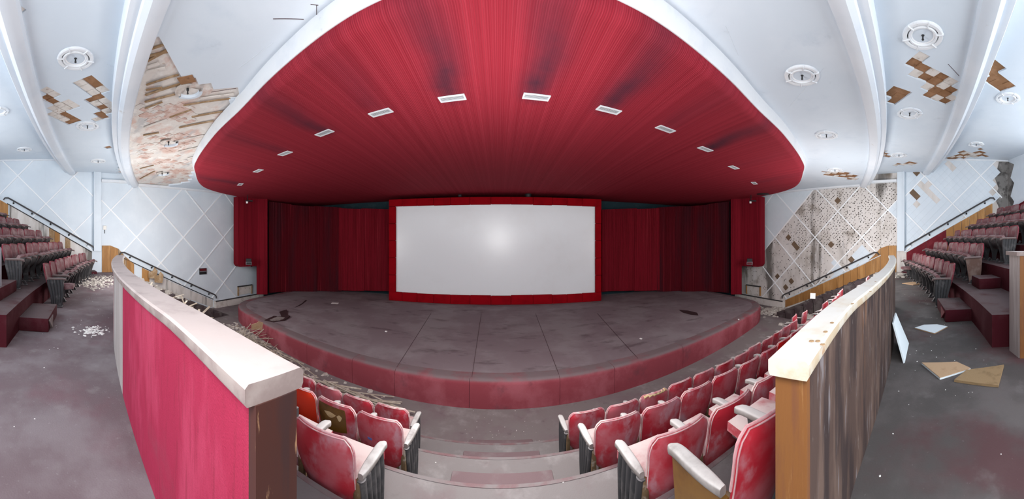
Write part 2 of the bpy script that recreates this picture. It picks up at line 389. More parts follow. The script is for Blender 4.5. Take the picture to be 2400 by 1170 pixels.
MT['tileback'] = M('tan_tile_back', (0.42, 0.28, 0.17), 0.9, [((0.3, 0.18, 0.1), 8, 0.5, 0.7, 0.6, U)], mode='obj', bump=(60, 0.2))
MT['tileback2'] = M('olive_brown_tile_back', (0.27, 0.18, 0.095), 0.9, [((0.16, 0.1, 0.05), 8, 0.5, 0.7, 0.6, U)], mode='obj', bump=(60, 0.3))
MT['plasterbits'] = M('white_plaster_crumbs', (0.75, 0.73, 0.7), 0.9)
MT['rubble'] = M('plaster_rubble', (0.42, 0.38, 0.34), 0.95, [((0.62, 0.58, 0.53), 6, 0.45, 0.65, 0.8, U), ((0.18, 0.14, 0.12), 9, 0.55, 0.7, 0.6, U)])

def canopy_material():
    t = NT('red_pleated_canopy_cloth')
    a = t.n('ShaderNodeAttribute', attribute_name='pleat').outputs['Fac']
    so = t.n('ShaderNodeAttribute', attribute_name='soot').outputs['Fac']
    co = t.coords('pos')
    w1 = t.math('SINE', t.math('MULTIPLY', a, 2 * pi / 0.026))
    cmb = t.n('ShaderNodeCombineXYZ')
    t.l(a, cmb.inputs[0])
    wide = t.noise(cmb.outputs[0], 7.0, U, 4.0, 0.7)
    fine = t.noise(cmb.outputs[0], 60.0, U, 2.0, 0.7)
    col = t.mix(t.ramp(wide, 0.3, 0.7), (0.24, 0.014, 0.026), (0.34, 0.028, 0.046))
    col = t.mix(t.math('MULTIPLY', t.ramp(fine, 0.45, 0.75), 0.5), col, (0.42, 0.07, 0.095))
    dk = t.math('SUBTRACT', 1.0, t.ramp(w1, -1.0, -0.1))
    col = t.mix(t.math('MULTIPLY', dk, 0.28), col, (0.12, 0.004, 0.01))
    col = t.mix(t.math('MULTIPLY', so, t.math('ADD', 0.65, t.math('MULTIPLY', t.noise(co, 3.0), 0.7)), 0, True), col, (0.055, 0.02, 0.035))
    t.l(col, t.b.inputs['Base Color'])
    t.b.inputs['Roughness'].default_value = 0.85
    t.b.inputs['Specular IOR Level'].default_value = 0.1
    bn = t.n('ShaderNodeBump')
    bn.inputs['Strength'].default_value, bn.inputs['Distance'].default_value = 0.3, 0.008
    t.l(w1, bn.inputs['Height'])
    t.l(bn.outputs[0], t.b.inputs['Normal'])
    return t.m
MT['canopy'] = canopy_material()

MT['dustywood'] = M('dusty_brown_end_board', (0.13, 0.075, 0.06), 0.8, [((0.22, 0.16, 0.14), 4, 0.45, 0.65, 0.7, U)], mode='obj')
MT['stairdark'] = M('dark_stair_carpet', (0.06, 0.042, 0.044), 0.95, [((0.12, 0.105, 0.1), 3, 0.45, 0.66, 0.8, U)])
MT['mould'] = M('mouldy_grey_plaster', (0.2, 0.19, 0.18), 0.95, [((0.05, 0.045, 0.042), 3.0, 0.46, 0.62, 0.8, U), ((0.36, 0.34, 0.32), 5.0, 0.56, 0.7, 0.7, (1, 1, 0.4))])

# ================================================================== THE ROOM
WX = 12.0                                    # side walls
ZF = -2.0                                    # floor in front of the stage
CF, CR = 0.0145, 0.0195                      # how strongly the front and rear rows bow
def nose(a, x):
    return a + CF * x * x
def par_y(x):                                # aisle face of the two parapets
    if x < 0:
        return 0.545 + 0.031 * x * x - 0.09 * clamp((1.25 + x) / 0.8) ** 1.5
    return 0.53 + 0.0235 * x * x - 0.125 * clamp((1.6 - x) / 0.9) ** 1.5
def rib1(x):
    return 0.98 + 0.0211 * x * x
def rib2(x):
    return -0.60 + 0.0132 * x * x
def ceil_z(x, y):
    if y > rib1(x):
        return 4.02 - 0.0019 * x * x
    if y > rib2(x):
        return 4.22 - 0.0004 * x * x
    return 4.66
XS = [-10.4 + 20.8 * i / 52 for i in range(53)]

# ---- floors
def edge_y(x):
    a = abs(x)
    if a > 10.4:
        return 3.42
    if a > 5.95:
        s = 1 if x > 0 else -1
        return par_y(5.95 * s) + 0.13 + (a - 5.95) * 0.25
    return par_y(x) + 0.13
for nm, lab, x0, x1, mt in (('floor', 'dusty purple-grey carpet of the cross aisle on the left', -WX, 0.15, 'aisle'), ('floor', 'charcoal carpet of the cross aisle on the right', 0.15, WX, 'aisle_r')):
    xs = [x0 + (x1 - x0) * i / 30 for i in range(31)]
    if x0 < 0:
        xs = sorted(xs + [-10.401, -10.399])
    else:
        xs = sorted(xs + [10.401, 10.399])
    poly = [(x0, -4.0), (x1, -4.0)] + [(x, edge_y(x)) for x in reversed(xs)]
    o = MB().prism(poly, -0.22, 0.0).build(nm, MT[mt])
    tag(o, lab, 'floor', kind='structure')
o = MB().box((0, 9.3, ZF - 0.05), (2 * WX, 12.5, 0.1)).build('floor', MT['pit'])
tag(o, 'grey carpeted floor strip in front of the stage', 'floor', kind='structure')

TIERS = [(-0.25, 0.40, 1.55, 'topmost'), (-0.73, 1.55, 2.50, 'third'), (-1.21, 2.50, 3.46, 'second'), (-1.69, 3.46, 4.39, 'lowest')]
for z, a0, a1, w in TIERS:
    pts = [(x, nose(a1, x)) for x in XS]
    back = [(x, nose(a0, x) - 0.05) for x in reversed(XS)]
    o = MB().prism(pts + back, ZF - 0.02, z).build('floor_tier', MT['tier'])
    tag(o, 'dusty grey carpeted seating tier, %s of four above the stage floor' % w, 'seating tier', kind='structure')
    MB().sweep([(x, nose(a1, x), z) for x in XS], [(-0.002, 0.004), (0.035, 0.004), (0.035, -0.004), (-0.002, -0.04), (-0.012, -0.04)]).build('nosing', MT['nosing'], o)

# half-height step boxes down the middle
for k, (z, y0, y1) in enumerate(((-0.49, 1.50, 2.03), (-0.97, 2.46, 2.97), (-1.45, 3.42, 3.92), (-1.85, 4.36, 4.74))):
    b = MB().rbox((0.03, (y0 + y1) / 2, z - 0.13), (1.02, y1 - y0, 0.26), 0.015)
    o = b.build('step_box', MT['stepred'], smooth=40)
    tag(o, 'carpeted half step in the centre stairs, %s down from the aisle' % ('uppermost', 'second', 'third', 'lowest')[k], 'step', 'centre stair half steps')

# stairs along the side walls
for s, w in ((-1, 'left'), (1, 'right')):
    root = empty('side_stairs', 'dark carpeted stairs running down along the %s wall' % w, 'stairs')
    n = 10
    for i in range(n):
        y0 = 3.4 + i * 0.45
        MB().box((s * 11.18, y0 + 0.235, (ZF - 0.2 * (i + 1)) / 2), (1.6, 0.47, -ZF - 0.2 * (i + 1) + 0.001)).build('stair_step', MT['stairdark'], root)

# ---- side walls
HL = {'front': ((3.58, 0.82), (8.13, -1.34)), 'rear': ((2.2, 1.10), (-1.24, 3.07))}
def rail_line(part, y):
    (y0, z0), (y1, z1) = HL[part]
    return z0 + (z1 - z0) * (y - y0) / (y1 - y0)
def wall_top(y):
    return ceil_z(WX, y) + 0.12
WALLS = {}
for s, w in ((-1, 'left'), (1, 'right')):
    fr = [(2.45, -2.05), (14.6, -2.05), (14.6, 3.9), (2.45, 4.3)]
    b = MB().slab(fr, lambda u, v, t: (s * t, u, v), WX, WX + 0.2)
    o = b.build('wall_' + w, MT['blue'] if s < 0 else MT['bare'])
    tag(o, 'pale blue side wall with white diamond battens left of the stage' if s < 0 else 'bare stained side wall with glue dots right of the stage', 'wall', kind='structure')
    WALLS['front', s] = o
    rr = [(-2.0, -0.2), (2.45, -0.2), (2.45, 4.9), (-2.0, 4.9)]
    b = MB().slab(rr, lambda u, v, t: (s * t, u, v), WX, WX + 0.2)
    o = b.build('wall_%s_rear' % w, MT['blue'] if s < 0 else MT['bare'])
    tag(o, 'pale blue wall beside the rear seats on the %s' % w, 'wall', kind='structure')
    WALLS['rear', s] = o
    # stepped-in wall behind the rear rows
    c0, c1 = Vector((s * WX, -2.0, 0)), Vector((s * 9.6, -3.05, 0))
    b = MB().add([(c0.x, c0.y, 0), (c1.x, c1.y, 0), (c1.x, c1.y, 4.9), (c0.x, c0.y, 4.9), (c0.x + s * .2, c0.y - .2, 0), (c1.x, c1.y - .2, 0), (c1.x, c1.y - .2, 4.9), (c0.x + s * .2, c0.y - .2, 4.9)],
                 [(0, 1, 2, 3), (4, 7, 6, 5), (0, 4, 5, 1), (1, 5, 6, 2), (2, 6, 7, 3), (3, 7, 4, 0)])
    o = b.build('wall_%s_back' % w, MT['blue'])
    tag(o, 'slanting pale blue wall behind the rear seats on the %s' % w, 'wall', kind='structure')
    WALLS['back', s] = o
    # pilaster strip between the two
    b = MB().box((s * (WX - 0.05), 2.42, 2.55), (0.16, 0.30, 3.3)).box((s * (WX - 0.09), 2.28, 2.55), (0.18, 0.05, 3.3))
    o = b.build('trim_1', MT['blue'])
    tag(o, 'blue pilaster strip between the two %s wall sections' % w, 'pilaster', kind='structure')
    # cornice under the ceiling of the front section
    b = MB().sweep([(s * WX, 2.6 + 0.4 * i, min(3.76, 4.02 - 0.02 * i)) for i in range(4)] + [(s * WX, y, 3.66) for y in (4.2, 6, 8, 10, 13)] if s > 0 else [(s * WX, y, 3.66) for y in (13, 10, 8, 6, 4.2)] + [(s * WX, 2.6 + 0.4 * i, min(3.76, 4.02 - 0.02 * i)) for i in (3, 2, 1, 0)],
                   [(0.0, 0.0), (0.07, 0.03), (0.10, 0.12), (0.0, 0.14)])
    o = b.build('trim_2', MT['white'])
    tag(o, 'white cornice along the top of the %s wall' % w, 'cornice', kind='structure')

for s, w in ((-1, 'left'), (1, 'right')):
    o = MB().box((s * (WX - 0.025), -0.35, 4.625), (0.05, 3.3, 0.06)).build('trim_6', MT['white'])
    tag(o, 'thin white moulding at the top of the %s rear wall' % w, 'moulding', kind='structure')
# mould climbing the rear corner of the right wall
MB().slab([(-1.98, 2.0), (-1.5, 2.2), (-1.62, 2.7), (-1.42, 3.1), (-1.6, 3.5), (-1.45, 3.9), (-1.62, 4.58), (-1.98, 4.58)], lambda u, v, t: (WX - t, u, v), 0.001, 0.01).build('bare_patch', MT['mould'], WALLS['rear', 1])
# diamond battens
LAT = {'front': (7.92, -2.68), 'rear': (3.12, 2.54)}
STEP = 2.3
def batten_runs(part, y0, y1, low, top):
    p0, q0 = LAT[part]
    runs = []
    for k in range(-8, 9):
        for sg in (1, -1):
            c = (p0 if sg > 0 else q0) + STEP * k
            # z = c - y (sg > 0) or z = c + y
            seg = None
            pts = []
            n = 240
            for i in range(n + 1):
                y = y0 + (y1 - y0) * i / n
                z = c - y if sg > 0 else c + y
                if low(y) < z < top:
                    pts.append((y, z))
            if len(pts) > 3:
                runs.append((pts[0], pts[-1]))
    return runs
def batten(parent, s, a, b, x=WX):
    x -= 0.0015 if b[1] > a[1] else 0.0
    L = sqrt((a[0] - b[0]) ** 2 + (a[1] - b[1]) ** 2)
    ang = atan2(b[1] - a[1], b[0] - a[0])
    m = Matrix.Rotation(ang, 3, 'X')
    MB().box((s * (x - 0.012), (a[0] + b[0]) / 2, (a[1] + b[1]) / 2), (0.03, L, 0.045), m).build('batten', MT['batten'], parent)
def front_low(y):
    if y < 3.4:
        return 0.92
    if y > 8.1:
        return -1.72
    return rail_line('front', y) - 0.28
def rear_low(y):
    return max(0.8, rail_line('rear', y) - 0.28)
for s in (-1, 1):
    for a, b in batten_runs('front', 2.6, 10.2, front_low, 3.74):
        batten(WALLS['front', s], s, a, b)
    for a, b in batten_runs('rear', -1.95, 2.25, rear_low, 4.62):
        batten(WALLS['rear', s], s, a, b, WX - (0.014 if s > 0 else 0))

# wall tiles that are still up on the right, glue dots where they have gone
TD = STEP / 7.0
def tile_cells(part, y0, y1, z0, z1):
    p0, q0 = LAT[part]
    for i in range(-40, 60):
        for j in range(-60, 60):
            p, q = p0 + i * TD, q0 + j * TD
            yc, zc = (p - q) / 2, (p + q) / 2 + TD / 2
            if y0 - TD < yc < y1 + TD and z0 - TD < zc < z1 + TD:
                poly = [(yc, zc - TD / 2), (yc + TD / 2, zc), (yc, zc + TD / 2), (yc - TD / 2, zc)]
                yield yc, zc, poly
def kept_front(y, z):
    if y + z > 10.22:
        return not (y > 9.6 and z < 0.3 and y + z < 10.4) and z > 0.2 + 0.4 * (y - 9)
    if abs(z - 2.70) < 2.99 - y:
        return True
    if z < 1.27 - abs(y - 4.16) and z > front_low(y) and y < 4.75:
        return True
    if z < 0.52 - abs(y - 5.42) and y < 5.6:
        return True
    return False
BROWN_F = [at_x(px, py, WX) for px, py in ((1849, 556), (1857, 570), (1863, 582), (1949, 567), (1991, 605), (1826, 652), (1852, 662), (1844, 672), (1960, 470))]
BROWN_R = [at_x(px, py, WX) for px, py in ((2148, 411), (2138, 453), (2144, 459))]
GONE_R = [at_x(px, py, WX) for px, py in ((2160, 432), (2168, 442), (2178, 452), (2188, 462), (2152, 466), (2148, 472), (2172, 432), (2192, 470), (2222, 385), (2230, 388), (2345, 400), (2350, 420), (2340, 390), (2335, 440), (2345, 450), (2330, 450), (2350, 470))]
wr = WALLS['front', 1]
dots = MB()
XF = lambda u, v, t: (WX - t, u, v)
cutters = lambda part, poly: poly
def clipped(poly, y0, y1, zlo, zhi):
    for a, b, c in ((-1, 0, -y0), (1, 0, y1), (0, 1, zhi)):
        poly = clip_poly(poly, a, b, c)
        if len(poly) < 3:
            return None
    yc = sum(p[0] for p in poly) / len(poly)
    return poly if sum(p[1] for p in poly) / len(poly) > zlo(yc) - 0.02 else None
def disc(mb, c, r, n=6):
    a0 = RND.uniform(0, 1)
    mb.add([(WX - 0.004, c[0] + r * cos(a0 + 2 * pi * i / n), c[1] + r * sin(a0 + 2 * pi * i / n) * 1.1) for i in range(n)] + [(WX - 0.012, c[0], c[1])],
           [(i, (i + 1) % n, n) for i in range(n)])
for yc, zc, poly in tile_cells('front', 2.6, 10.3, -1.7, 3.75):
    pl = clipped(poly, 2.6, 10.4, front_low if yc < 8 else (lambda y: -1.7), 3.7)
    if not pl:
        continue
    if any(abs(b.y - yc) + abs(b.z - zc) < TD / 2 for b in BROWN_F):
        MB().slab(pl, XF, -0.005, 0.008).build('wall_tile', MT['wallbrown'], wr)
    elif kept_front(yc, zc):
        g = 0.0025
        pl2 = [(lerp(u, yc, g / TD), lerp(v, zc, g / TD)) for u, v in pl]
        MB().slab(pl2, XF, -0.005, 0.014).build('wall_tile', MT['blue_r'] if yc > 6 else MT['blue'], wr)
    else:
        dense = 1.0 if zc > 1.0 else 0.45
        for du, dv in ((-.09, 0), (.09, 0), (0, .09), (0, -.09), (.03, .02)):
            if RND.random() < 0.8 * dense * (0.5 if yc > 7.4 else 1):
                disc(dots, (yc + du + RND.uniform(-.02, .02), zc + dv + RND.uniform(-.02, .02)), RND.uniform(0.013, 0.027))
o = dots.build('glue_dots', MT['glue'], wr)
o['kind'] = 'stuff'
wrr = WALLS['rear', 1]
for yc, zc, poly in tile_cells('rear', -2.0, 2.3, 0.5, 4.6):
    pl = clipped(poly, -2.0, 2.3, rear_low, 4.62)
    if not pl:
        continue
    if any(abs(b.y - yc) + abs(b.z - zc) < TD / 2 for b in BROWN_R):
        MB().slab(pl, XF, -0.005, 0.008).build('wall_tile', MT['wallbrown'], wrr)
    elif any(abs(b.y - yc) + abs(b.z - zc) < TD / 2 for b in GONE_R) or yc < -1.55 + 0.15 * sin(zc * 7):
        continue
    else:
        pl2 = [(lerp(u, yc, 0.007), lerp(v, zc, 0.007)) for u, v in pl]
        MB().slab(pl2, XF, -0.005, 0.014).build('wall_tile', MT['blue'], wrr)
# torn corner patch on the slanting back wall
c0, c1 = Vector((WX, -2.0, 0)), Vector((9.6, -3.05, 0))
dirv = (c1 - c0).normalized()
nrm = Vector((dirv.y, -dirv.x, 0))
if nrm.y < 0:
    nrm = -nrm
pts = [(0, 2.4)] + [(0.32 + 0.13 * ((k * 7) % 3 - 1), 2.4 + k * 0.25) for k in range(9)] + [(0, 4.6)]
MB().slab(pts, lambda u, v, t: c0 + dirv * u + nrm * t + Vector((0, 0, v)), 0.0, 0.012).build('bare_patch', MT['mould'], WALLS['back', 1])
MB().slab([(0, 1.9), (2.6, 2.5), (2.6, 3.2), (0, 2.55)], lambda u, v, t: c0 + dirv * u + nrm * t + Vector((0, 0, v)), 0.0, 0.05).build('red_panel', MT['darkred'], WALLS['back', 1])

# wainscot planks below the handrails
def planks(name, s, part, y0, y1, mats, label, skip=(), floor_fn=None, drop=0.30, w=0.34):
    root = empty(name, label, 'wainscot')
    n = max(1, round(abs(y1 - y0) / w))
    for i in range(n):
        if i in skip:
            continue
        a, b = y0 + (y1 - y0) * i / n, y0 + (y1 - y0) * (i + 1) / n
        top = lambda y: floor_fn[1](y)
        pl = [(a + 0.006, floor_fn[0](a)), (b - 0.006, floor_fn[0](b)), (b - 0.006, top(b)), (a + 0.006, top(a))]
        m = mats[i % len(mats)]
        MB().slab(pl, lambda u, v, t: (s * (WX - t), u, v), 0.001, 0.03 + 0.012 * RND.random()).build('plank', MT[m], root)
    return root
ftop = lambda y: interp([(2.6, 1.12), (3.2, 1.12), (3.9, 0.38), (8.13, -1.64)], y)
fbot = lambda y: interp([(2.6, 0), (3.4, 0), (8.2, -2.0)], y) - 0.02
planks('wainscot', -1, 'front', 2.62, 4.75, ['wood', 'wood', 'lathwood', 'wood'], 'broken orange wood wainscot under the front handrail on the left wall', floor_fn=(fbot, ftop), skip=(4,))
planks('wainscot', 1, 'front', 2.62, 8.1, ['wood'], 'orange wood plank wainscot under the front handrail on the right wall', floor_fn=(fbot, ftop))
rtop = lambda y: rail_line('rear', y) - 0.27
rbot = lambda y: max(0.0, (2.0 - y) * 0.55) - 0.02
planks('wainscot', 1, 'rear', -1.35, 0.55, ['wood'], 'orange wood wainscot under the rear handrail on the right wall', floor_fn=(rbot, rtop))
planks('wainscot', 1, 'rear', 0.55, 2.2, ['darkred'], 'dark red wainscot boards beside the rear seats on the right', floor_fn=(rbot, rtop), w=0.8)
planks('wainscot', -1, 'rear', -1.95, -1.25, ['wood'], 'broken orange boards at the top of the rear handrail on the left', floor_fn=(rbot, rtop))
planks('wainscot', -1, 'rear', 0.2, 1.3, ['bare', 'lathwood', 'wood', 'bare', 'lathwood'], 'splintered wainscot beside the rear seats on the left wall', floor_fn=(rbot, rtop), w=0.22)
# bare plaster strip under the rest of the left rail
b = MB().slab([(-1.2, rbot(-1.2)), (2.2, rbot(2.2)), (2.2, rtop(2.2)), (-1.2, rtop(-1.2))], lambda u, v, t: (-(WX - t), u, v), -0.01, 0.012)
b.build('bare_patch', MT['bare'], WALLS['rear', -1])
b = MB().slab([(4.75, fbot(4.75)), (8.1, -2), (8.1, ftop(8.1)), (4.75, ftop(4.75))], lambda u, v, t: (-(WX - t), u, v), -0.01, 0.012)
b.build('bare_patch', MT['bare'], WALLS['front', -1])
for s in (-1, 1):
    for part, y0, y1 in (('front', 3.3, 8.1), ('rear', 2.2, -1.3)):
        pth = [(s * (WX - 0.02), lerp(y0, y1, i / 20), rail_line(part, lerp(y0, y1, i / 20)) - 0.25) for i in range(21)]
        MB().tube(pth, 0.022, 6).build('ledge_strip', MT['rail'] if s < 0 else MT['blue'], WALLS[part, s])

# handrails
def handrail(s, part, label):
    (y0, z0), (y1, z1) = HL[part]
    root = empty('handrail', label, 'handrail')
    x = s * (WX - 0.11)
    pth = [Vector((x, lerp(y0, y1, i / 24), lerp(z0, z1, i / 24))) for i in range(25)]
    d = 1 if y1 > y0 else -1
    hi, lo = (0, -1) if z0 > z1 else (-1, 0)
    if lo == -1:
        pth = [pth[0] + Vector((0, -0.22 * d, -0.10)), pth[0] + Vector((0, -0.14 * d, 0.0))] + pth + [pth[-1] + Vector((0, 0.10 * d, -0.10)), pth[-1] + Vector((0, 0.10 * d, -0.2))]
    else:
        pth = [pth[0] + Vector((0, -0.07 * d, -0.08)), pth[0] + Vector((0, -0.07 * d, -0.2))][::-1] + pth + [pth[-1] + Vector((0, 0.14 * d, 0.0)), pth[-1] + Vector((0, 0.2 * d, -0.08))]
    MB().tube(pth, 0.03, 8).build('rail', MT['rail'], root, 50)
    for k in range(5):
        p = Vector((x, lerp(y0, y1, 0.06 + 0.22 * k), lerp(z0, z1, 0.06 + 0.22 * k)))
        MB().tube([p, p + Vector((0, 0, -0.07)), p + Vector((s * 0.1, 0, -0.09))], 0.012, 6).rbox(p + Vector((s * 0.1, 0, -0.09)), (0.02, 0.07, 0.07), 0.006).build('bracket', MT['black'], root)
for s, w in ((-1, 'left'), (1, 'right')):
    handrail(s, 'front', 'dark pipe handrail beside the front stairs on the %s wall' % w)
    handrail(s, 'rear', 'dark pipe handrail climbing beside the rear seats on the %s wall' % w)
    # ledge at the foot of the wall, towards the stage
    b = MB().box((s * (WX - 0.09), 9.8, -1.85), (0.2, 3.3, 0.34))
    o = b.build('trim_3', MT['lath'])
    tag(o, 'scuffed pale ledge at the foot of the %s wall by the stage' % w, 'ledge', kind='structure')
    MB().tube([(s * (WX - 0.2), 8.15, -1.66), (s * (WX - 0.2), 11.4, -1.62)], 0.03, 6).build('ledge_strip', MT['rail'], o)
    root = empty('wall_hatch', 'small framed hatch low in the %s wall behind the stage corner' % w, 'hatch', (s * (WX - 0.02), 10.15, -1.55))
    MB().box((0, 0, 0.2), (0.05, 0.9, 0.4)).build('panel', MT['lath'], root)
    for yy in (-0.47, 0.47):
        MB().box((-s * 0.02, yy, 0.2), (0.07, 0.06, 0.48)).build('frame', MT['wood' if s > 0 else 'lathwood'], root)
    MB().box((-s * 0.02, 0, 0.44), (0.07, 1.0, 0.05)).build('frame', MT['rail'], root)

# ---- ceiling: diamond tiles, with the places where they have come down
TC = 0.30
def wpoly(pts, zf=ceil_z):
    return [(lambda p: (p.x, p.y))(at_surf(px, py, zf)) for px, py in pts]
EXPOSED = wpoly([(378, 70), (398, 100), (412, 150), (438, 190), (468, 185), (492, 212), (552, 206), (556, 230), (520, 290), (492, 330), (462, 390), (440, 428), (276, 440), (282, 330), (292, 250), (302, 180), (322, 130), (345, 80)])
GAPS_L = [wpoly(q) for q in ([(184, 192), (219, 180), (250, 210), (238, 225), (258, 240), (286, 236), (288, 262), (262, 272), (224, 286), (212, 278), (234, 262), (214, 250), (200, 236), (213, 224)],
          [(95, 203), (130, 222), (150, 238), (165, 231), (178, 243), (172, 262), (160, 272), (190, 284), (170, 294), (150, 286), (130, 288), (118, 262)],
          [(28, 0), (55, 0), (66, 14), (48, 40), (36, 40)], [(0, 105), (15, 96), (26, 122), (2, 112)], [(40, 46), (70, 56), (56, 72)], [(243, 342), (262, 340), (256, 352)])]
GAPS_R = [wpoly(q) for q in ([(2150, 110), (2190, 135), (2172, 158), (2204, 170), (2250, 178), (2240, 215), (2222, 253), (2144, 225), (2160, 215), (2142, 204), (2160, 193), (2138, 180), (2118, 172), (2132, 158), (2115, 145)],
          [(2086, 201), (2123, 218), (2097, 241), (2058, 228)],
          [(2330, 128), (2368, 163), (2345, 178), (2372, 198), (2334, 217), (2300, 190), (2318, 178), (2304, 170), (2320, 157), (2310, 142)],
          [(1905, -6), (1965, -6), (1968, 40), (1893, 14)], [(2398, 146), (2384, 160), (2400, 170)], [(2400, 172), (2382, 180), (2400, 186)],
          [(1995, 256), (2006, 248), (2008, 264)], [(2046, 352), (2092, 368), (2040, 394)], [(1925, 402), (1960, 398), (2010, 412), (2008, 424), (1930, 412)],
          [(2094, 388), (2120, 380), (2150, 378), (2146, 388)], [(2216, 372), (2260, 352), (2280, 362), (2300, 348), (2318, 368), (2220, 376)])]
ceil_mb = MB()
brown_cells, exposed_cells = [], []
holes = set()
cells = {}
for i in range(-140, 141):
    for j in range(-140, 141):
        x, y = (i - j) * TC / 2, (i + j) * TC / 2
        if abs(x) > WX + 0.15 or y < -4.2 or y > 14.4:
            continue
        if y < -2.0 and abs(x) > 9.6 + (y + 3.05) * 2.28 + 0.3:
            continue
        cells[i, j] = (x, y)
        if inside(EXPOSED, x, y):
            holes.add((i, j)); exposed_cells.append((i, j))
        elif any(inside(g, x, y) for g in GAPS_L + GAPS_R):
            holes.add((i, j)); brown_cells.append((i, j))
h = TC / 2
def corner(x, y, k):
    return (x + (h, 0, -h, 0)[k], y + (0, h, 0, -h)[k])
for (i, j), (x, y) in cells.items():
    if (i, j) in holes:
        continue
    zc = lambda u, v: ceil_z(u, v) if abs(ceil_z(u, v) - ceil_z(x, y)) < 0.05 else ceil_z(x, y)
    cs = [corner(x, y, k) for k in range(4)]
    ceil_mb.add([(u, v, zc(u, v)) for u, v in cs], [(3, 2, 1, 0)])
    for k, nb in enumerate(((i + 1, j), (i, j + 1), (i - 1, j), (i, j - 1))):
        if nb in holes:
            # edge shared with that neighbour
            e = ((0, 1), (1, 2), (2, 3), (3, 0))[k]
            a, b = cs[e[0]], cs[e[1]]
            ceil_mb.add([(*a, zc(*a)), (*b, zc(*b)), (*b, zc(*b) + 0.045), (*a, zc(*a) + 0.045)], [(0, 1, 2, 3)])
ceiling = ceil_mb.build('ceiling', MT['ceil'])
tag(ceiling, 'pale blue tiled ceiling with patches of fallen tiles', 'ceiling', kind='structure')
for (i, j) in brown_cells:
    x, y = cells[i, j]
    r = RND.random()
    z = ceil_z(x, y)
    white = (r < 0.5 if x < 0 else (i * 2 + j) % 3 == 0 or r < 0.12) and not any(inside(GAPS_R[q], x, y) for q in (1, 2, 3, 4, 5))
    d = 0.018 + 0.02 * RND.random() if not white else 0.012
    cs = [corner(x, y, k) for k in range(4)]
    if white:
        cs = [(lerp(u, x, 0.1), lerp(v, y, 0.1)) for u, v in cs]
        MB().prism(cs, z + d, z + 0.044).build('tile_remnant', MT['lath'], ceiling)
    else:
        MB().prism(cs, z + d, z + 0.05).build('tile_remnant', MT['brown'], ceiling)
back = MB()
for (i, j) in set(exposed_cells) | set(brown_cells):
    x, y = cells[i, j]
    z = ceil_z(x, y)
    cs = [corner(x, y, k) for k in range(4)]
    back.add([(u, v, (ceil_z(u, v) if abs(ceil_z(u, v) - z) < 0.05 else z) + 0.046) for u, v in cs], [(3, 2, 1, 0)])
back.build('base_coat', MT['exposed'], ceiling)
# laths hanging in the big bare triangle
for k, (a, b) in enumerate((((347, 118), (402, 100)), ((345, 144), (404, 112)), ((344, 170), (388, 160)), ((343, 200), (418, 176)), ((341, 224), (428, 196)), ((338, 300), (392, 281)), ((398, 276), (448, 258)), ((420, 300), (500, 284)), ((412, 332), (478, 318)), ((328, 396), (360, 388)), ((328, 420), (362, 402)), ((418, 356), (480, 342)), ((340, 255), (380, 240)), ((450, 275), (522, 262)), ((346, 158), (372, 150)), ((342, 212), (380, 206)), ((340, 240), (410, 222)), ((470, 232), (548, 222)), ((430, 248), (540, 232)), ((336, 318), (372, 312)), ((440, 372), (462, 366)), ((350, 132), (394, 122)))):
    p, q = at_surf(*a, lambda x, y: ceil_z(x, y) + 0.02), at_surf(*b, lambda x, y: ceil_z(x, y) + 0.02)
    ex = (q - p).normalized()
    m = frame_m(ex, Vector((0, 0, 1)).cross(ex).normalized(), Vector((0, 0, 1)))
    MB().box((p + q) / 2 + Vector((0, 0, 0.005)), ((q - p).length, 0.032 + 0.012 * (k % 3), 0.018), m).build('lath', MT['lathwood'] if k % 3 != 2 else MT['lath'], ceiling)
# red-brown clay pieces left in the bare area
for k in range(120):
    px, py = RND.uniform(328, 450), RND.choice((RND.uniform(320, 345), RND.uniform(350, 425), RND.uniform(252, 290)))
    p = at_surf(px, py, ceil_z)
    if not inside(EXPOSED, p.x, p.y):
        continue
    sx, sy = RND.uniform(0.12, 0.3), RND.uniform(0.1, 0.18)
    MB().rbox((p.x, p.y, ceil_z(p.x, p.y) + 0.041), (sx, sy, 0.012), 0.004, Matrix.Rotation(RND.choice((0.28, 0.28, 0.4)), 3, 'Z'), 1).build('brick', RND.choice((MT['exposed'], MT['clay'], MT['clay'])), ceiling)

def ceil_strip(a, b, w, name, mt, th=0.006):
    p, q = at_surf(*a, ceil_z), at_surf(*b, ceil_z)
    ex = (q - p).normalized()
    ey = Vector((0, 0, 1)).cross(ex).normalized()
    MB().box((p + q) / 2 + Vector((0, 0, -th / 2 + 0.002)), ((q - p).length, w, th), frame_m(ex, ey, ex.cross(ey))).build(name, MT[mt], ceiling)
for a, b in (((742, 12), (742, 60)), ((742, 60), (716, 70)), ((728, 10), (746, 12)), ((640, 44), (712, 45)), ((553, 207), (495, 216)), ((2222, 150), (2248, 178))):
    ceil_strip(a, b, 0.006, 'panel_joint', 'seam')
ceil_strip((420, 190), (455, 183), 0.2, 'loose_board', 'brown', 0.014)
for a, b in (((560, 160), (640, 100)), ((1930, 160), (1850, 250)), ((250, 150), (280, 160)), ((1700, 60), (1730, 130))):
    ceil_strip(a, b, 0.006, 'panel_joint', 'blue', 0.005)

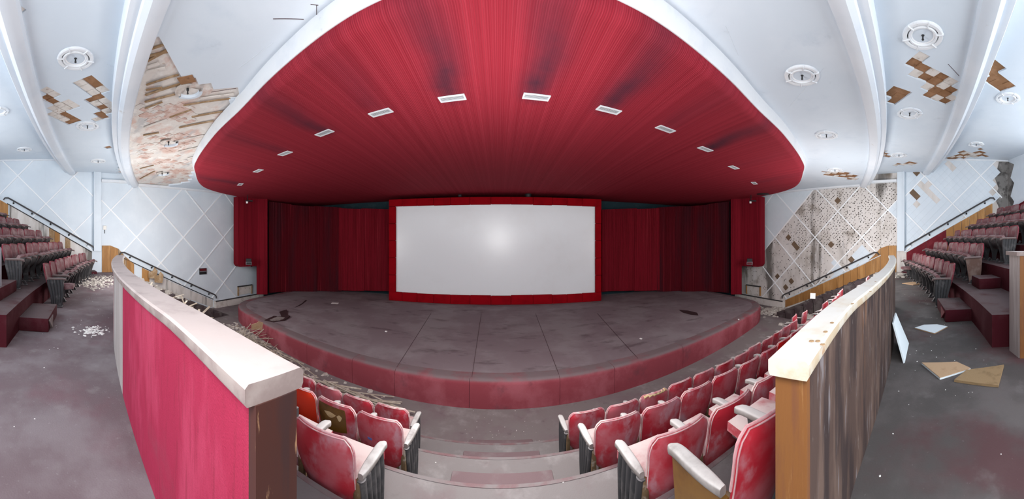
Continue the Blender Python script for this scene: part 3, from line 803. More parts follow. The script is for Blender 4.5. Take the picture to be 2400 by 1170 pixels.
# ---- ceiling ribs
def rib(fn, label, name):
    xs = [-WX + 2 * WX * i / 70 for i in range(71)]
    path = [(x, fn(x), 0) for x in xs]
    def prof(i):
        x = xs[i]
        zf, zr = ceil_z(x, fn(x) + 0.02), ceil_z(x, fn(x) - 0.02)
        return [(0.22, zf + 0.03), (0.22, zf - 0.05), (0.19, zf - 0.105), (0.10, zf - 0.15), (0.0, zf - 0.155), (-0.07, zf - 0.11), (-0.08, zf - 0.045), (-0.20, zf - 0.045), (-0.21, zf - 0.03), (-0.21, zr + 0.03)]
    o = MB().sweep(path, prof).build(name, MT['rib'], None, 25)
    tag(o, label, 'ceiling rib', kind='structure')
rib(rib1, 'white moulded ceiling rib nearest the red canopy', 'trim_4')
rib(rib2, 'white moulded ceiling rib nearer the rear seats', 'trim_5')

# ================================================================== CANOPY OVER THE STAGE
def can_z(x, y):
    return 1.4 + 1.95 + 0.30 * clamp((12.7 - y) / 10.0)
ROLL = 0.16
lip_px = [(887, 0), (793, 53), (703, 121), (625, 191), (563, 256), (502, 316), (462, 372), (457, 400), (481, 435), (522, 462)]
half = []
for px, py in lip_px:
    p = at_surf(px, py, lambda x, y: can_z(x, y) + ROLL)
    half.append((-p.x, p.y))
half = [(0.0, half[0][1] - 0.12)] + half
half = [p for p in half if p[0] < 11.2] + [(11.35, 9.6), (11.4, 14.1)]
def catmull(pts, n):
    out = []
    P = [pts[0]] + pts + [pts[-1]]
    P[0] = (-pts[1][0], pts[1][1])
    for i in range(1, len(P) - 2):
        for k in range(n):
            t = k / n
            out.append(tuple(0.5 * (2 * P[i][a] + (P[i + 1][a] - P[i - 1][a]) * t + (2 * P[i - 1][a] - 5 * P[i][a] + 4 * P[i + 1][a] - P[i + 2][a]) * t * t + (3 * P[i][a] - P[i - 1][a] - 3 * P[i + 1][a] + P[i + 2][a]) * t ** 3) for a in (0, 1)))
    out.append(pts[-1])
    return out
hl = catmull(half, 14)
for k in range(1, len(hl)):
    hl[k] = (max(hl[k][0], hl[k - 1][0] + 1e-4), hl[k][1])
LIP = [(-x, y) for x, y in reversed(hl[1:])] + hl
def lip_y(x):
    return interp(hl, abs(x))
canopy = empty('stage_canopy', 'huge red pleated cloth canopy curving over the stage', 'canopy', (0, 8, 3.6))
VENT_PX = [(563, 432), (605, 400), (668, 359), (760, 311), (892, 263), (1060, 229), (1257, 226), (1427, 257), (1560, 302), (1653, 349), (1720, 392), (1768, 429)]
VENTS = [at_surf(px, py, can_z) for px, py in VENT_PX]
STREAK = [0.75, 0.15, 0.45, 0.8, 0.35, 0.95, 1.0, 0.95, 0.3, 0.95, 0.15, 0.3]
n = len(LIP)
NB = 34
vs_, fs, pleat, soot = [], [], [], []
for i, (x, y) in enumerate(LIP):
    a, b = LIP[max(0, i - 1)], LIP[min(n - 1, i + 1)]
    t = Vector((b[0] - a[0], b[1] - a[1], 0)).normalized()
    inn = Vector((-t.y, t.x, 0))
    base = Vector((x, y, can_z(x, y)))
    col = []
    for k in range(7):
        th = k / 6 * pi / 2
        q = base + inn * (ROLL * (1 - cos(th)))
        col.append(Vector((q.x, q.y, base.z + ROLL * (1 - sin(th)))))
    q0 = col[-1]
    for k in range(1, NB + 1):
        yy = lerp(q0.y, max(14.2, q0.y + 0.01), (k / NB))
        col.append(Vector((q0.x, yy, can_z(q0.x, yy))))
    for k, q in enumerate(col):
        vs_.append(q)
        pleat.append(x)
        so = 0.0
        for vv, st in zip(VENTS, STREAK):
            dy = vv.y - q.y
            if dy > -0.05:
                L = vv.y - lip_y(vv.x)
                f = clamp(dy / max(L, 0.2))
                wd = 0.2 + 0.1 * f
                so = max(so, st * math.exp(-((q.x - vv.x - 0.05 * sin(q.y * 4)) / wd) ** 2) * (1 - 0.6 * f) * clamp((dy + 0.05) / 0.1))
        soot.append(so)
m = 7 + NB
for i in range(n - 1):
    for k in range(m - 1):
        fs.append((i * m + k, (i + 1) * m + k, (i + 1) * m + k + 1, i * m + k + 1))
mb = MB().add(vs_, fs)
me = mb.mesh('canopy_cloth', MT['canopy'], 60)
for nm, dat in (('pleat', pleat), ('soot', soot)):
    at = me.attributes.new(nm, 'FLOAT', 'POINT')
    at.data.foreach_set('value', dat)
o = link('canopy_cloth', me, canopy)
o.matrix_parent_inverse = canopy.matrix_basis.inverted()
# white fascia round the edge
fp = [(x, y, 0) for x, y in LIP]
def fprof(i):
    x, y = LIP[i]
    z0 = can_z(x, y) + ROLL - 0.015
    z1 = max(ceil_z(x, y), z0 + 0.12) + 0.02
    return [(0.06, z0), (-0.015, z0), (-0.05, z0 + 0.06), (-0.07, z1), (0.06, z1)]
o = MB().sweep(fp, fprof).build('fascia', MT['white'], canopy, 30)
o.matrix_parent_inverse = canopy.matrix_basis.inverted()

# air vents
vm = {}
fr_ = MB()
for cx, cy, sx, sy in ((0, 0.075, 0.42, 0.025), (0, -0.075, 0.42, 0.025), (0.198, 0, 0.025, 0.13), (-0.198, 0, 0.025, 0.13)):
    fr_.box((cx, cy, -0.006), (sx, sy, 0.014))
vm['frame'] = fr_.mesh('vent_frame', MT['white'])
vm['slat'] = MB().box((0, 0, 0), (0.37, 0.014, 0.004), Matrix.Rotation(0.6, 3, 'X')).mesh('vent_slat', MT['white'])
vm['back'] = MB().box((0, 0, 0.004), (0.38, 0.13, 0.004)).mesh('vent_back', MT['black'])
ORD = ['first', 'second', 'third', 'fourth', 'fifth', 'sixth', 'seventh', 'eighth', 'ninth', 'tenth', 'eleventh', 'twelfth', 'thirteenth', 'fourteenth', 'fifteenth', 'sixteenth', 'seventeenth', 'eighteenth', 'nineteenth', 'twentieth']
for k, v in enumerate(VENTS):
    sl = (lip_y(v.x + 0.2) - lip_y(v.x - 0.2)) / 0.4
    e = empty('air_vent', 'white slatted air vent in the red canopy, %s from the left' % ORD[k], 'air vent', v + Vector((0, 0, -0.004)), atan(sl) * 0.8, 'air vents in the canopy')
    link('frame', vm['frame'], e)
    link('back', vm['back'], e)
    for j in range(5):
        link('slat', vm['slat'], e, (0, -0.045 + 0.0225 * j, -0.005))
# small round speaker grille in the canopy, right
p = at_surf(1788, 455, can_z)
o = MB().lathe([(0.001, -0.01), (0.26, -0.012), (0.3, -0.004), (0.3, 0.01)], 24).build('ceiling_speaker', MT['black'])
o.location = p + Vector((0, 0, -0.01))
tag(o, 'round black speaker grille at the right end of the canopy', 'speaker')

# ================================================================== STAGE
def st_y(x):
    return 5.84 + 0.0195 * x * x
SO = [(-10.45, 13.9), (-10.42, 10.6), (-10.38, 9.3), (-10.28, 8.7), (-10.05, 8.25), (-9.7, 7.85), (-9.3, 7.58)] + [(-9.0 + 18.0 * i / 60, st_y(-9.0 + 18.0 * i / 60)) for i in range(61)] + [(9.3, 7.58), (9.7, 7.85), (10.05, 8.25), (10.28, 8.7), (10.38, 9.3), (10.42, 10.6), (10.45, 13.9)]
ZS = -1.42
stage = empty('stage', 'low wide stage with dusty dark top and curved red skirt', 'stage', (0, 9, ZF))
def sub(o, par):
    o.matrix_parent_inverse = par.matrix_basis.inverted()
    return o
sub(MB().prism([(x * 0.994, y + 0.06) for x, y in SO], ZF, ZS).build('deck', MT['stagetop'], stage), stage)
SPX = [560, 606, 720, 826, 926, 1100, 1312, 1440, 1600, 1707, 1766]
cuts = [0.0]
acc = [0.0]
for (x0, y0), (x1, y1) in zip(SO, SO[1:]):
    acc.append(acc[-1] + sqrt((x1 - x0) ** 2 + (y1 - y0) ** 2))
azs = [AXIS + FPX * atan2(x, y) for x, y in SO]
def arc_at_px(px):
    for k in range(6, len(SO) - 7):
        if azs[k] <= px <= azs[k + 1]:
            return lerp(acc[k], acc[k + 1], (px - azs[k]) / (azs[k + 1] - azs[k]))
    return None
for px in SPX:
    q = arc_at_px(px)
    if q:
        cuts.append(q)
cuts.append(acc[-1])
def so_at(sv):
    for k in range(len(SO) - 1):
        if sv <= acc[k + 1] + 1e-9:
            t = (sv - acc[k]) / (acc[k + 1] - acc[k])
            return lerp(SO[k][0], SO[k + 1][0], t), lerp(SO[k][1], SO[k + 1][1], t)
    return SO[-1]
for a, b in zip(cuts, cuts[1:]):
    nn = max(2, int((b - a) / 0.25))
    pth = [(*so_at(lerp(a + 0.004, b - 0.004, i / nn)), 0) for i in range(nn + 1)]
    hgt = ZS - ZF
    pr = [(0.0, ZF), (-0.012, ZF + 0.2), (-0.018, ZF + hgt - 0.10), (-0.008, ZF + hgt - 0.04), (0.03, ZF + hgt - 0.004), (0.09, ZF + hgt + 0.006), (0.32, ZF + hgt + 0.003), (0.32, ZF + hgt - 0.02), (0.03, ZF + hgt - 0.03), (0.03, ZF)]
    sub(MB().sweep(pth, pr).build('skirt_panel', MT['skirt'], stage, 50), stage)
for px0, px1 in ((1105, 1128), (1312, 1255), (926, 1010), (1500, 1400)):
    q = arc_at_px(px0)
    x, y = so_at(q)
    p1 = at_z(px1, 735, ZS)
    ex = (Vector((p1.x, p1.y, 0)) - Vector((x, y + 0.1, 0)))
    L = ex.length
    ex.normalize()
    m = frame_m(ex, Vector((-ex.y, ex.x, 0)), Vector((0, 0, 1)))
    sub(MB().box(Vector(((x + p1.x) / 2, (y + 0.1 + p1.y) / 2, ZS + 0.002)), (L, 0.007, 0.01), m).build('seam', MT['seam'], stage), stage)
def rag(pts, z, lift, mat, name, label, cat):
    """a torn flat scrap with lifted edges; pts in plan"""
    c = (sum(p[0] for p in pts) / len(pts), sum(p[1] for p in pts) / len(pts))
    mb = MB()
    N = len(pts)
    top = [(x, y, z + lift * (0.4 + 0.6 * ((i * 5) % 3) / 2)) for i, (x, y) in enumerate(pts)]
    mb.add(top + [(c[0], c[1], z + 0.012)] + [(x, y, z + 0.002) for x, y in pts], [(i, (i + 1) % N, N) for i in range(N)] + [(i, N + 1 + i, N + 1 + (i + 1) % N, (i + 1) % N) for i in range(N)])
    o = mb.build(name, mat)
    return tag(o, label, cat)
P2 = lambda px, py, z: (lambda p: (p.x, p.y))(at_z(px, py, z))
rag([P2(*q, ZS) for q in ((620, 752), (642, 744), (668, 746), (668, 738), (655, 734), (672, 728), (674, 740), (680, 744), (668, 752), (640, 756))], ZS + 0.006, 0.05, MT['tear'], 'carpet_tear', 'ragged dark tear in the stage carpet at the left corner', 'carpet tear')
rag([P2(*q, ZS) for q in ((632, 752), (650, 745), (668, 747), (660, 753), (640, 755))], ZS + 0.02, 0.03, MT['underlay'], 'underlay_scrap', 'grey underlay scrap showing in the stage carpet tear', 'underlay scrap')
rag([P2(*q, ZS) for q in ((1592, 727), (1612, 729), (1634, 734), (1637, 740), (1618, 738), (1600, 733))], ZS + 0.006, 0.012, MT['tear'], 'carpet_stain_patch', 'dark lifted carpet patch on the right half of the stage', 'carpet patch')
rag([P2(*q, ZS) for q in ((690, 722), (712, 710), (716, 704), (720, 705), (704, 716))], ZS + 0.006, 0.012, MT['tear'], 'carpet_crack', 'thin dark crack in the stage carpet before the left curtain', 'carpet crack')
o = MB().rbox(at_z(785, 711, ZS + 0.012), (0.30, 0.2, 0.014), 0.004, Matrix.Rotation(0.3, 3, 'Z')).build('paper_scrap', MT['plasterbits'])
tag(o, 'pale flat scrap lying on the stage left of the screen', 'scrap')
for k, (px, py, lab) in enumerate(((905, 777, 'white crumb on the stage before the left of the screen'), (1731, 749, 'white crumb near the right edge of the stage'), (1502, 794, 'small white crumb mid stage on the right'))):
    o = MB().rbox(at_z(px, py, ZS + 0.02), (0.07, 0.05, 0.03), 0.01, Matrix.Rotation(k, 3, 'Z')).build('plaster_crumb', MT['plasterbits'])
    tag(o, lab, 'plaster crumb')

# ================================================================== SCREEN
SYY = 12.6
scr = empty('projection_screen', 'wide white projection screen in a bright red felt frame', 'screen', (-0.15, SYY, ZS))
ox0, ox1, oz0, oz1 = -4.80, 4.70, 0.0, 4.62           # outer frame, local x and z
ix0, ix1, iz0, iz1 = -4.47, 4.42, 0.39, 4.29
MB().box(((ix0 + ix1) / 2, 0.03, (iz0 + iz1) / 2), (ix1 - ix0 + 0.1, 0.03, iz1 - iz0 + 0.1)).build('screen_sheet', MT['screen'], scr)
def fpan(x0, x1, z0, z1):
    g = 0.006
    MB().rbox(((x0 + x1) / 2, -0.03 + RND.uniform(-0.006, 0.006), (z0 + z1) / 2), (x1 - x0 - g, 0.14, z1 - z0 - g), 0.02).build('frame_panel', MT['frame'], scr, 40)
cutsx = [ox0, -4.15, -3.45, -2.7, -1.95, -1.1, -0.2, 0.65, 1.6, 2.45, 3.1, 3.8, ox1]
for a, b in zip(cutsx, cutsx[1:]):
    fpan(a, b, iz1 + RND.uniform(-0.015, 0.01), oz1)
    fpan(a, b, oz0, iz0 + RND.uniform(-0.01, 0.015))
for k in range(5):
    z0, z1 = lerp(iz0, iz1, k / 5), lerp(iz0, iz1, (k + 1) / 5)
    fpan(ox0, ix0, z0, z1)
    fpan(ix1, ox1, z0, z1)
MB().box((0.0, 0.28, 2.3), (9.2, 0.45, 4.5)).build('frame_carcass', MT['black'], scr)
for px, lab in ((1075, 'small rod sticking up from the screen frame, left of centre'), (1238, 'dark round lamp head above the screen frame, right of centre')):
    p = at_d(px, 462, SYY / cos((px - AXIS) / FPX) + 0.1)
    if px < 1200:
        o = MB().tube([p, p + Vector((0, 0, 0.2))], 0.014, 6).rbox(p + Vector((0.06, 0, 0.06)), (0.14, 0.1, 0.1), 0.02).build('stage_lamp', MT['black'])
    else:
        o = MB().lathe([(0.001, 0), (0.12, 0.02), (0.15, 0.12), (0.12, 0.2), (0.05, 0.24), (0.05, 0.3), (0.001, 0.3)], 14).build('stage_lamp', MT['black'], None, 40)
        o.location = p - Vector((0, 0, 0.02))
    tag(o, lab, 'lamp')
o = MB().box((0, 14.35, 0.9), (23.9, 0.15, 5.9)).build('wall_back', MT['teal'])
tag(o, 'dark teal wall behind the curtains and screen', 'wall', kind='structure')
for s, w in ((-1, 'left'), (1, 'right')):
    o = MB().box((s * 11.25, 13.1, 0.9), (0.15, 4.6, 5.9), Matrix.Rotation(s * -0.05, 3, 'Z')).build('wall_stage_' + w, MT['teal'])
    tag(o, 'dark wall behind the %s stage curtains' % w, 'wall', kind='structure')

# ================================================================== CURTAINS AND PYLONS
CPATH = [(0.0, (-10.75, 10.75)), (0.18, (-10.2, 11.9)), (0.4, (-9.0, 12.9)), (0.62, (-7.6, 13.45)), (0.85, (-5.9, 13.65)), (1.0, (-4.7, 13.7))]
def cpath(t):
    return interp([(a, Vector(b)) for a, b in CPATH], t)
def az_to_t(az):
    lo, hi = 0.0, 1.0
    for _ in range(40):
        m_ = (lo + hi) / 2
        p = cpath(m_)
        if atan2(p.x, p.y) < az:
            lo = m_
        else:
            hi = m_
    return lo
bounds = [az_to_t((px - AXIS) / FPX) for px in (612, 680, 738, 797, 850, 925)]
names = ['nearest the pylon', 'second from the pylon', 'third from the pylon', 'second from the screen', 'beside the screen']
for s, w in ((-1, 'left'), (1, 'right')):
    for k, (t0, t1) in enumerate(zip(bounds, bounds[1:])):
        t0, t1 = max(0, t0 - 0.01), min(1, t1 + 0.012)
        pa, pb = cpath(t0), cpath(t1)
        L = (pb - pa).length
        nu = int(L / 0.022)
        zt0, zt1 = lerp(3.34, 2.84, t0), lerp(3.34, 2.84, t1)
        lift = (0.0, 0.0, 0.02, 0.10, 0.16)[k]
        off = 0.035 * (k % 2)
        def cf(u, v, dd=0.0):
            p = cpath(lerp(t0, t1, u))
            q = cpath(min(1, lerp(t0, t1, u) + 0.01)) - cpath(max(0, lerp(t0, t1, u) - 0.01))
            q.normalize()
            nn = Vector((q.y, -q.x))
            d = 0.018 * sin(u * L / 0.085 * 2 * pi + 0.7 * sin(u * 19)) * (0.6 + 0.4 * (1 - v)) + 0.03 * sin(u * 7 + k) * v + off + dd
            z = lerp(lerp(zt0, zt1, u) - 0.04 * (k % 2), ZS + 0.01 + lift + 0.02 * sin(u * 5 + k), v)
            return Vector((-s * (p.x + nn.x * d), p.y + nn.y * d, z))
        mb = MB().shell(nu, 5, lambda u, v: cf(u, v), lambda u, v: cf(u, v, -0.006))
        o = mb.build('stage_curtain', MT['curtain' if k < 3 else 'curtain_crimson'], None, 70)
        tag(o, 'dark red pleated stage curtain panel, %s, %s of the screen' % (names[k], w), 'curtain', 'stage curtain panels')
    # pylon with the cloth-covered box on its outer side
    root = empty('stage_pylon', 'red cloth pylon with hanging side box at the %s end of the stage' % w, 'pylon', (s * 10.8, 10.3, ZS))
    A, B, Cc = Vector((10.56, 10.45, 0)), Vector((10.97, 10.08, 0)), Vector((11.15, 8.98, 0))
    def fluted(P, Q, z0, z1, per, amp, thick, round_=0.0):
        dv = (Q - P)
        L = dv.length
        dv.normalize()
        nn = Vector((dv.y, -dv.x, 0))
        if nn.dot(-(P + Q)) < 0:
            nn = -nn
        nu = max(8, int(L / per * 4))
        def fa(u, v):
            p = P + dv * (L * u)
            d = amp * sin(u * L / per * 2 * pi)
            zb = z0 + (round_ * clamp((u - 0.86) / 0.14) ** 2 if round_ else 0)
            q = p + nn * d
            return Vector((s * q.x, q.y, lerp(z1, zb, v)))
        def fb(u, v):
            p = P + dv * (L * u) - nn * thick
            zb = z0 + (round_ * clamp((u - 0.86) / 0.14) ** 2 if round_ else 0)
            return Vector((s * p.x, p.y, lerp(z1, zb, v)))
        return MB().shell(nu, 3, fa, fb)
    zc = can_z(11, 9.5) + 0.03
    sub(fluted(A, B, ZS + 0.0, zc, 0.06, 0.008, 0.35).build('pylon_face', MT['pylon'], root, 50), root)
    sub(fluted(B, Cc, 0.02, zc, 0.07, 0.004, 0.4, 0.16).build('side_box', MT['pylon'], root, 50), root)
    # floodlight low on the box, spotlight at its top
    p = at_d(AXIS + s * 587, 614, 14.0)
    e = empty('flood_light', 'black floodlight under the red side box %s of the stage' % w, 'floodlight', p, -s * 0.87)
    MB().rbox((0, 0, 0.09), (0.26, 0.2, 0.14), 0.02).build('housing', MT['black'], e)
    MB().rbox((0, -0.02, -0.06), (0.28, 0.18, 0.15), 0.015).build('lamp_frame', MT['chrome'], e)
    MB().box((0, -0.12, -0.06), (0.22, 0.012, 0.1)).build('lens', MT['signred'] if s > 0 else MT['black'], e)
    MB().tube([(0.1, 0, -0.12), (0.1, 0, -0.22), (0.16, 0.05, -0.24)], 0.02, 6).build('bracket', MT['black'], e)
    p = at_d(AXIS + s * 590, 474, 13.7)
    e = empty('spot_light', 'small white spotlight under the canopy above the %s pylon' % w, 'spotlight', p, -s * 0.87)
    MB().tube([(0, 0.05, 0.40), (0, 0.02, 0.03)], 0.02, 6).rbox((0.08, 0.02, 0.06), (0.34, 0.16, 0.06), 0.02).build('mount', MT['black'], e)
    MB().rbox((-0.02, -0.06, -0.02), (0.1, 0.12, 0.09), 0.02).build('lamp_head', MT['brightlamp'], e, 40)
    MB().box((-0.02, -0.14, -0.02), (0.07, 0.04, 0.06)).build('lens', MT['brightlamp'], e)

# ---- things on the left wall
p = at_x(475, 636, -WX)
e = empty('wall_sign', 'small dark two-line sign plate on the left wall by the stage', 'sign', p)
MB().rbox((0.03, 0, 0), (0.05, 0.40, 0.30), 0.01).build('housing', MT['black'], e)
MB().box((0.058, 0, 0.075), (0.008, 0.36, 0.1)).build('upper_plate', MT['signred'], e)
MB().box((0.058, 0, -0.075), (0.008, 0.36, 0.1)).build('lower_plate', MT['black'], e)
MB().box((0.06, 0, 0.0), (0.01, 0.4, 0.03)).build('divider', MT['chrome'], e)
p = at_x(245, 534, -WX)
e = empty('wall_switch', 'small cream switch box on the left wall near the pilaster', 'switch', p)
MB().rbox((0.03, 0, 0), (0.06, 0.14, 0.17), 0.01).build('cover', MT['plastic'], e)
MB().tube([(0.03, 0, -0.08), (0.03, 0, -0.24)], 0.012, 6).build('pull', MT['black'], e)

# ================================================================== CEILING LIGHTS
lm = {}
lm['outer_ring'] = MB().lathe([(0.222, 0.02), (0.224, -0.012), (0.232, -0.022), (0.275, -0.024), (0.288, -0.014), (0.292, 0.02)], 36).mesh('outer_ring', MT['white'], 40)
lm['inner_ring'] = MB().lathe([(0.172, 0.04), (0.172, -0.018), (0.178, -0.026), (0.2, -0.026), (0.207, -0.016), (0.207, 0.03)], 32).mesh('inner_ring', MT['white'], 40)
lm['channel'] = MB().lathe([(0.205, 0.004), (0.225, 0.004)], 32).mesh('channel', MT['black'])
lm['dish'] = MB().lathe([(0.168, -0.004), (0.15, 0.006), (0.09, 0.03), (0.001, 0.036)], 28).mesh('dish', MT['batten'], 60)
lm['lug'] = MB().rbox((0.245, 0, -0.016), (0.11, 0.02, 0.036), 0.007).mesh('lug', MT['white'], 40)
lm['socket'] = MB().lathe([(0.001, -0.06), (0.015, -0.06), (0.019, -0.05), (0.012, -0.04), (0.012, -0.01), (0.024, 0.005), (0.024, 0.04)], 12).mesh('socket', MT['black'], 40)
LIGHTS = [(177, 137, 'left ceiling, large and nearest, just behind the damaged rib', 1), (205, 295, 'left ceiling, under the torn tile patch', 1), (230, 377, 'left ceiling, low above the pilaster', 0), (57, 350, 'far left ceiling above the rear seats', 0), (-4, 260, 'ceiling at the extreme left edge', 0),
          (440, 212, 'left bare ceiling beside a brown board, broken', 2), (395, 335, 'middle of the left bare ceiling, broken', 2), (380, 407, 'left bare ceiling nearest the wall, half buried', 2),
          (1880, 177, 'right ceiling, nearest the red canopy', 1), (1937, 316, 'right ceiling, midway along the canopy edge', 1), (1957, 398, 'right ceiling, low above the bare wall', 0),
          (2163, 83, 'right ceiling, above the large brown patch', 1), (2132, 265, 'right ceiling, below the large brown patch', 1), (2107, 363, 'right ceiling, low between the two ribs', 0),
          (2362, 230, 'far right ceiling, under brown diamonds', 1), (2288, 338, 'far right ceiling, low above torn tiles', 0)]
for px, py, lab, kind in LIGHTS:
    p = at_surf(px, py, ceil_z)
    e = empty('ceiling_light', 'round white recessed light, ' + lab, 'ceiling light', p + Vector((0, 0, -0.006)), RND.uniform(0, 1), 'round ceiling lights')
    sc = (0.98 if kind == 1 else 0.95)
    e.scale = (sc, sc, sc)
    if kind == 2:
        bits = MB().lathe([(0.24, -0.01), (0.22, 0.02), (0.15, 0.03), (0.08, 0.045), (0.001, 0.05)], 18, 0.3, 5.6)
        bits.build('broken_dish', MT['lath'], e, 40)
        rg = MB().lathe([(0.2, 0.03), (0.21, -0.03), (0.27, -0.03), (0.28, 0.03)], 14, 0.2, 2.6 if px != 380 else 3.0)
        rg.build('ring_fragment', MT['ceil'], e)
        link('socket', lm['socket'], e)
        continue
    for nm in ('outer_ring', 'inner_ring', 'channel', 'dish', 'socket'):
        link(nm, lm[nm], e)
    for k in range(6):
        link('lug', lm['lug'], e, None, (0, 0, k * pi / 3))

# ================================================================== PARAPETS
def parapet(s, w, label, x0, x1, panels, capmat, postmat, coremat, inner):
    root = empty('parapet', label, 'low wall', (s * x0, par_y(s * x0), 0))
    H, T = 1.0, (0.12 if s < 0 else 0.092)
    OV = 0.03 if s < 0 else 0.016
    def path(a, b, n=40):
        pts = [(s * lerp(a, b, i / n), par_y(s * lerp(a, b, i / n)), 0) for i in range(n + 1)]
        return pts
    sg = 1 if s > 0 else -1            # sweep's left side is towards the stage when walking to +x
    core = [(sg * 0.014, 0), (sg * (T - 0.012), 0), (sg * (T - 0.012), H), (sg * 0.014, H)]
    sub(MB().sweep(path(x0 + 0.015, x1), core).build('core', MT[coremat], root), root)
    for a, b, mt in panels:
        pr = [(0, 0.002), (sg * 0.016, 0.002), (sg * 0.016, H - 0.004), (0, H - 0.004)]
        sub(MB().sweep(path(a, b, 24), pr).build('panel', MT[mt], root, 30), root)
    pr = [(sg * (T - 0.014), 0), (sg * T, 0), (sg * T, H), (sg * (T - 0.014), H)]
    sub(MB().sweep(path(x0 + 0.015, x1), pr).build('inner_panel', MT[inner], root, 30), root)
    cp = [(sg * u, z) for u, z in ((-OV, H + 0.012), (-OV + 0.006, H), (T + OV - 0.006, H), (T + OV, H + 0.012), (T + OV, H + 0.045), (T + OV - 0.01, H + 0.055), (-OV + 0.01, H + 0.055), (-OV, H + 0.045))]
    sub(MB().sweep(path(x0 - (0.03 if s > 0 else 0.0), x1 + 0.03, 60), cp).build('cap', MT[capmat], root, 40), root)
    ep = [(sg * -0.002, 0), (sg * (T + 0.004), 0), (sg * (T + 0.004), H), (sg * -0.002, H)]
    sub(MB().sweep(path(x0 - 0.004, x0 + 0.03, 3), ep).build('end_post', MT[postmat], root), root)
    sub(MB().sweep(path(x1 - 0.03, x1 + 0.004, 3), ep).build('end_post', MT[postmat], root), root)
    return root
parapet(-1, 'left', 'curved low wall with crimson carpet panel and dusty cap left of the stairs', 0.52, 5.95,
        [(0.53, 2.52, 'carpetred'), (2.53, 3.95, 'greypanel'), (3.96, 5.9, 'carpetred')], 'cap', 'darkpost', 'darkpost', 'darkred')
pr_ = parapet(1, 'right', 'curved low wall of weathered brown veneer with pale cap right of the stairs', 0.74, 5.95,
              [(0.76, 2.6, 'veneer'), (2.605, 4.3, 'veneer'), (4.305, 5.9, 'veneer')], 'caplight', 'post', 'veneer', 'darkred')
# screw plugs in the right cap
for px, py in ((1928, 808), (1917, 800), (1902, 800), (1935, 778), (1950, 757), (1998, 712), (2040, 684), (2052, 660)):
    p = at_z(px, py, 1.056)
    o = MB().lathe([(0.001, 0.002), (0.008, 0.002), (0.009, 0.0)], 10).build('screw_plug', MT['lathwood'], pr_)
    o.location = p
    sub(o, pr_)

# low wall and rail by the rear gangways
e = empty('gangway_wall', 'grey-edged low wall with red panel at the far right behind the aisle', 'low wall', (3.4, -0.7, 0))
sub(MB().prism([(3.62, -0.62), (3.37, -0.69), (3.30, -2.6), (3.55, -2.6)], 0.0, 1.2).build('core', MT['greypanel'], e), e)
sub(MB().prism([(3.372, -0.72), (3.362, -0.72), (3.292, -2.5), (3.302, -2.5)], 0.12, 1.1).build('panel', MT['carpetred'], e), e)
sub(MB().prism([(3.66, -0.58), (3.345, -0.66), (3.27, -2.64), (3.58, -2.64)], 1.2, 1.245).build('cap', MT['cap'], e), e)
sub(MB().prism([(3.368, -0.70), (3.352, -0.70), (3.350, -0.80), (3.366, -0.80)], 0.0, 1.2).build('edge_strip', MT['post'], e), e)
e = empty('rail_post', 'dull steel handrail post at the far left edge of the aisle', 'handrail post', (-4.75, -0.63, 0.42))
MB().tube([(0, 0, 0), (0, 0, 0.82), (0.02, -0.08, 0.92), (0.03, -0.5, 1.08)], 0.024, 10).build('rail', MT['chrome'], e, 50)
MB().lathe([(0.001, 0.015), (0.055, 0.012), (0.06, 0.0)], 14).build('base_plate', MT['chrome'], e)

# ---- rear tiers
def rear_y(n, x):
    return -0.49 - 0.78 * n + CR * x * x
RZ = 0.42
for s, w in ((-1, 'left'), (1, 'right')):
    xs = [s * lerp(3.75, 11.4, i / 20) for i in range(21)]
    for n_ in range(1, 5):
        f = [(x, rear_y(n_, x) + 0.58) for x in xs]
        b = [(x, min(rear_y(n_, x) - 0.22, rear_y(n_, x))) for x in reversed(xs)]
        o = MB().prism(f + b, 0.0, RZ * n_).build('floor_tier', MT['maroon'])
        tag(o, 'maroon carpeted tier, %s step up behind the %s aisle' % (ORD[n_ - 1], w), 'seating tier', kind='structure')
    o = MB().box((s * 11.7, 0.2, 0.5), (0.6, 4.2, 1.0)).build('floor_tier', MT['maroon'])
    o.location = (0, 0, -0.9)
    tag(o, 'dark side stair base along the %s rear wall' % w, 'seating tier', kind='structure')
    # carpeted box steps
    for n_, (xa, xb) in ((0, (4.45, 5.45) if s < 0 else (4.98, 5.98)), (1, (4.6, 5.6) if s < 0 else (5.75, 6.3))):
        xm = s * (xa + xb) / 2
        yb = rear_y(n_ + 1, xm) + 0.58
        rz = atan(2 * CR * xm)
        e = empty('step_box', 'maroon carpeted box step %s on the %s' % (('against the first riser', 'on the second level')[n_], w), 'step', (xm, yb, RZ * n_), rz)
        MB().rbox((0, 0.23, 0.105), (xb - xa, 0.46, 0.21), 0.018).build('carpet_cover', MT['maroon'], e, 40)
        if n_ == 0:
            MB().add([(-0.3 * s - 0.2, 0.464, 0.17), (-0.3 * s + 0.2, 0.464, 0.18), (-0.3 * s + 0.02, 0.464, 0.02), (-0.3 * s - 0.2, 0.475, 0.17), (-0.3 * s + 0.2, 0.475, 0.18), (-0.3 * s + 0.02, 0.50, 0.02)],
                     [(0, 1, 2), (3, 5, 4), (0, 3, 4, 1), (1, 4, 5, 2), (2, 5, 3, 0)]).build('torn_flap', MT['underlay'] if s < 0 else MT['darkred'], e)
            MB().rbox((s * -0.46, 0.02, 0.14), (0.04, 0.06, 0.09), 0.01).build('floor_light', MT['chrome'], e)

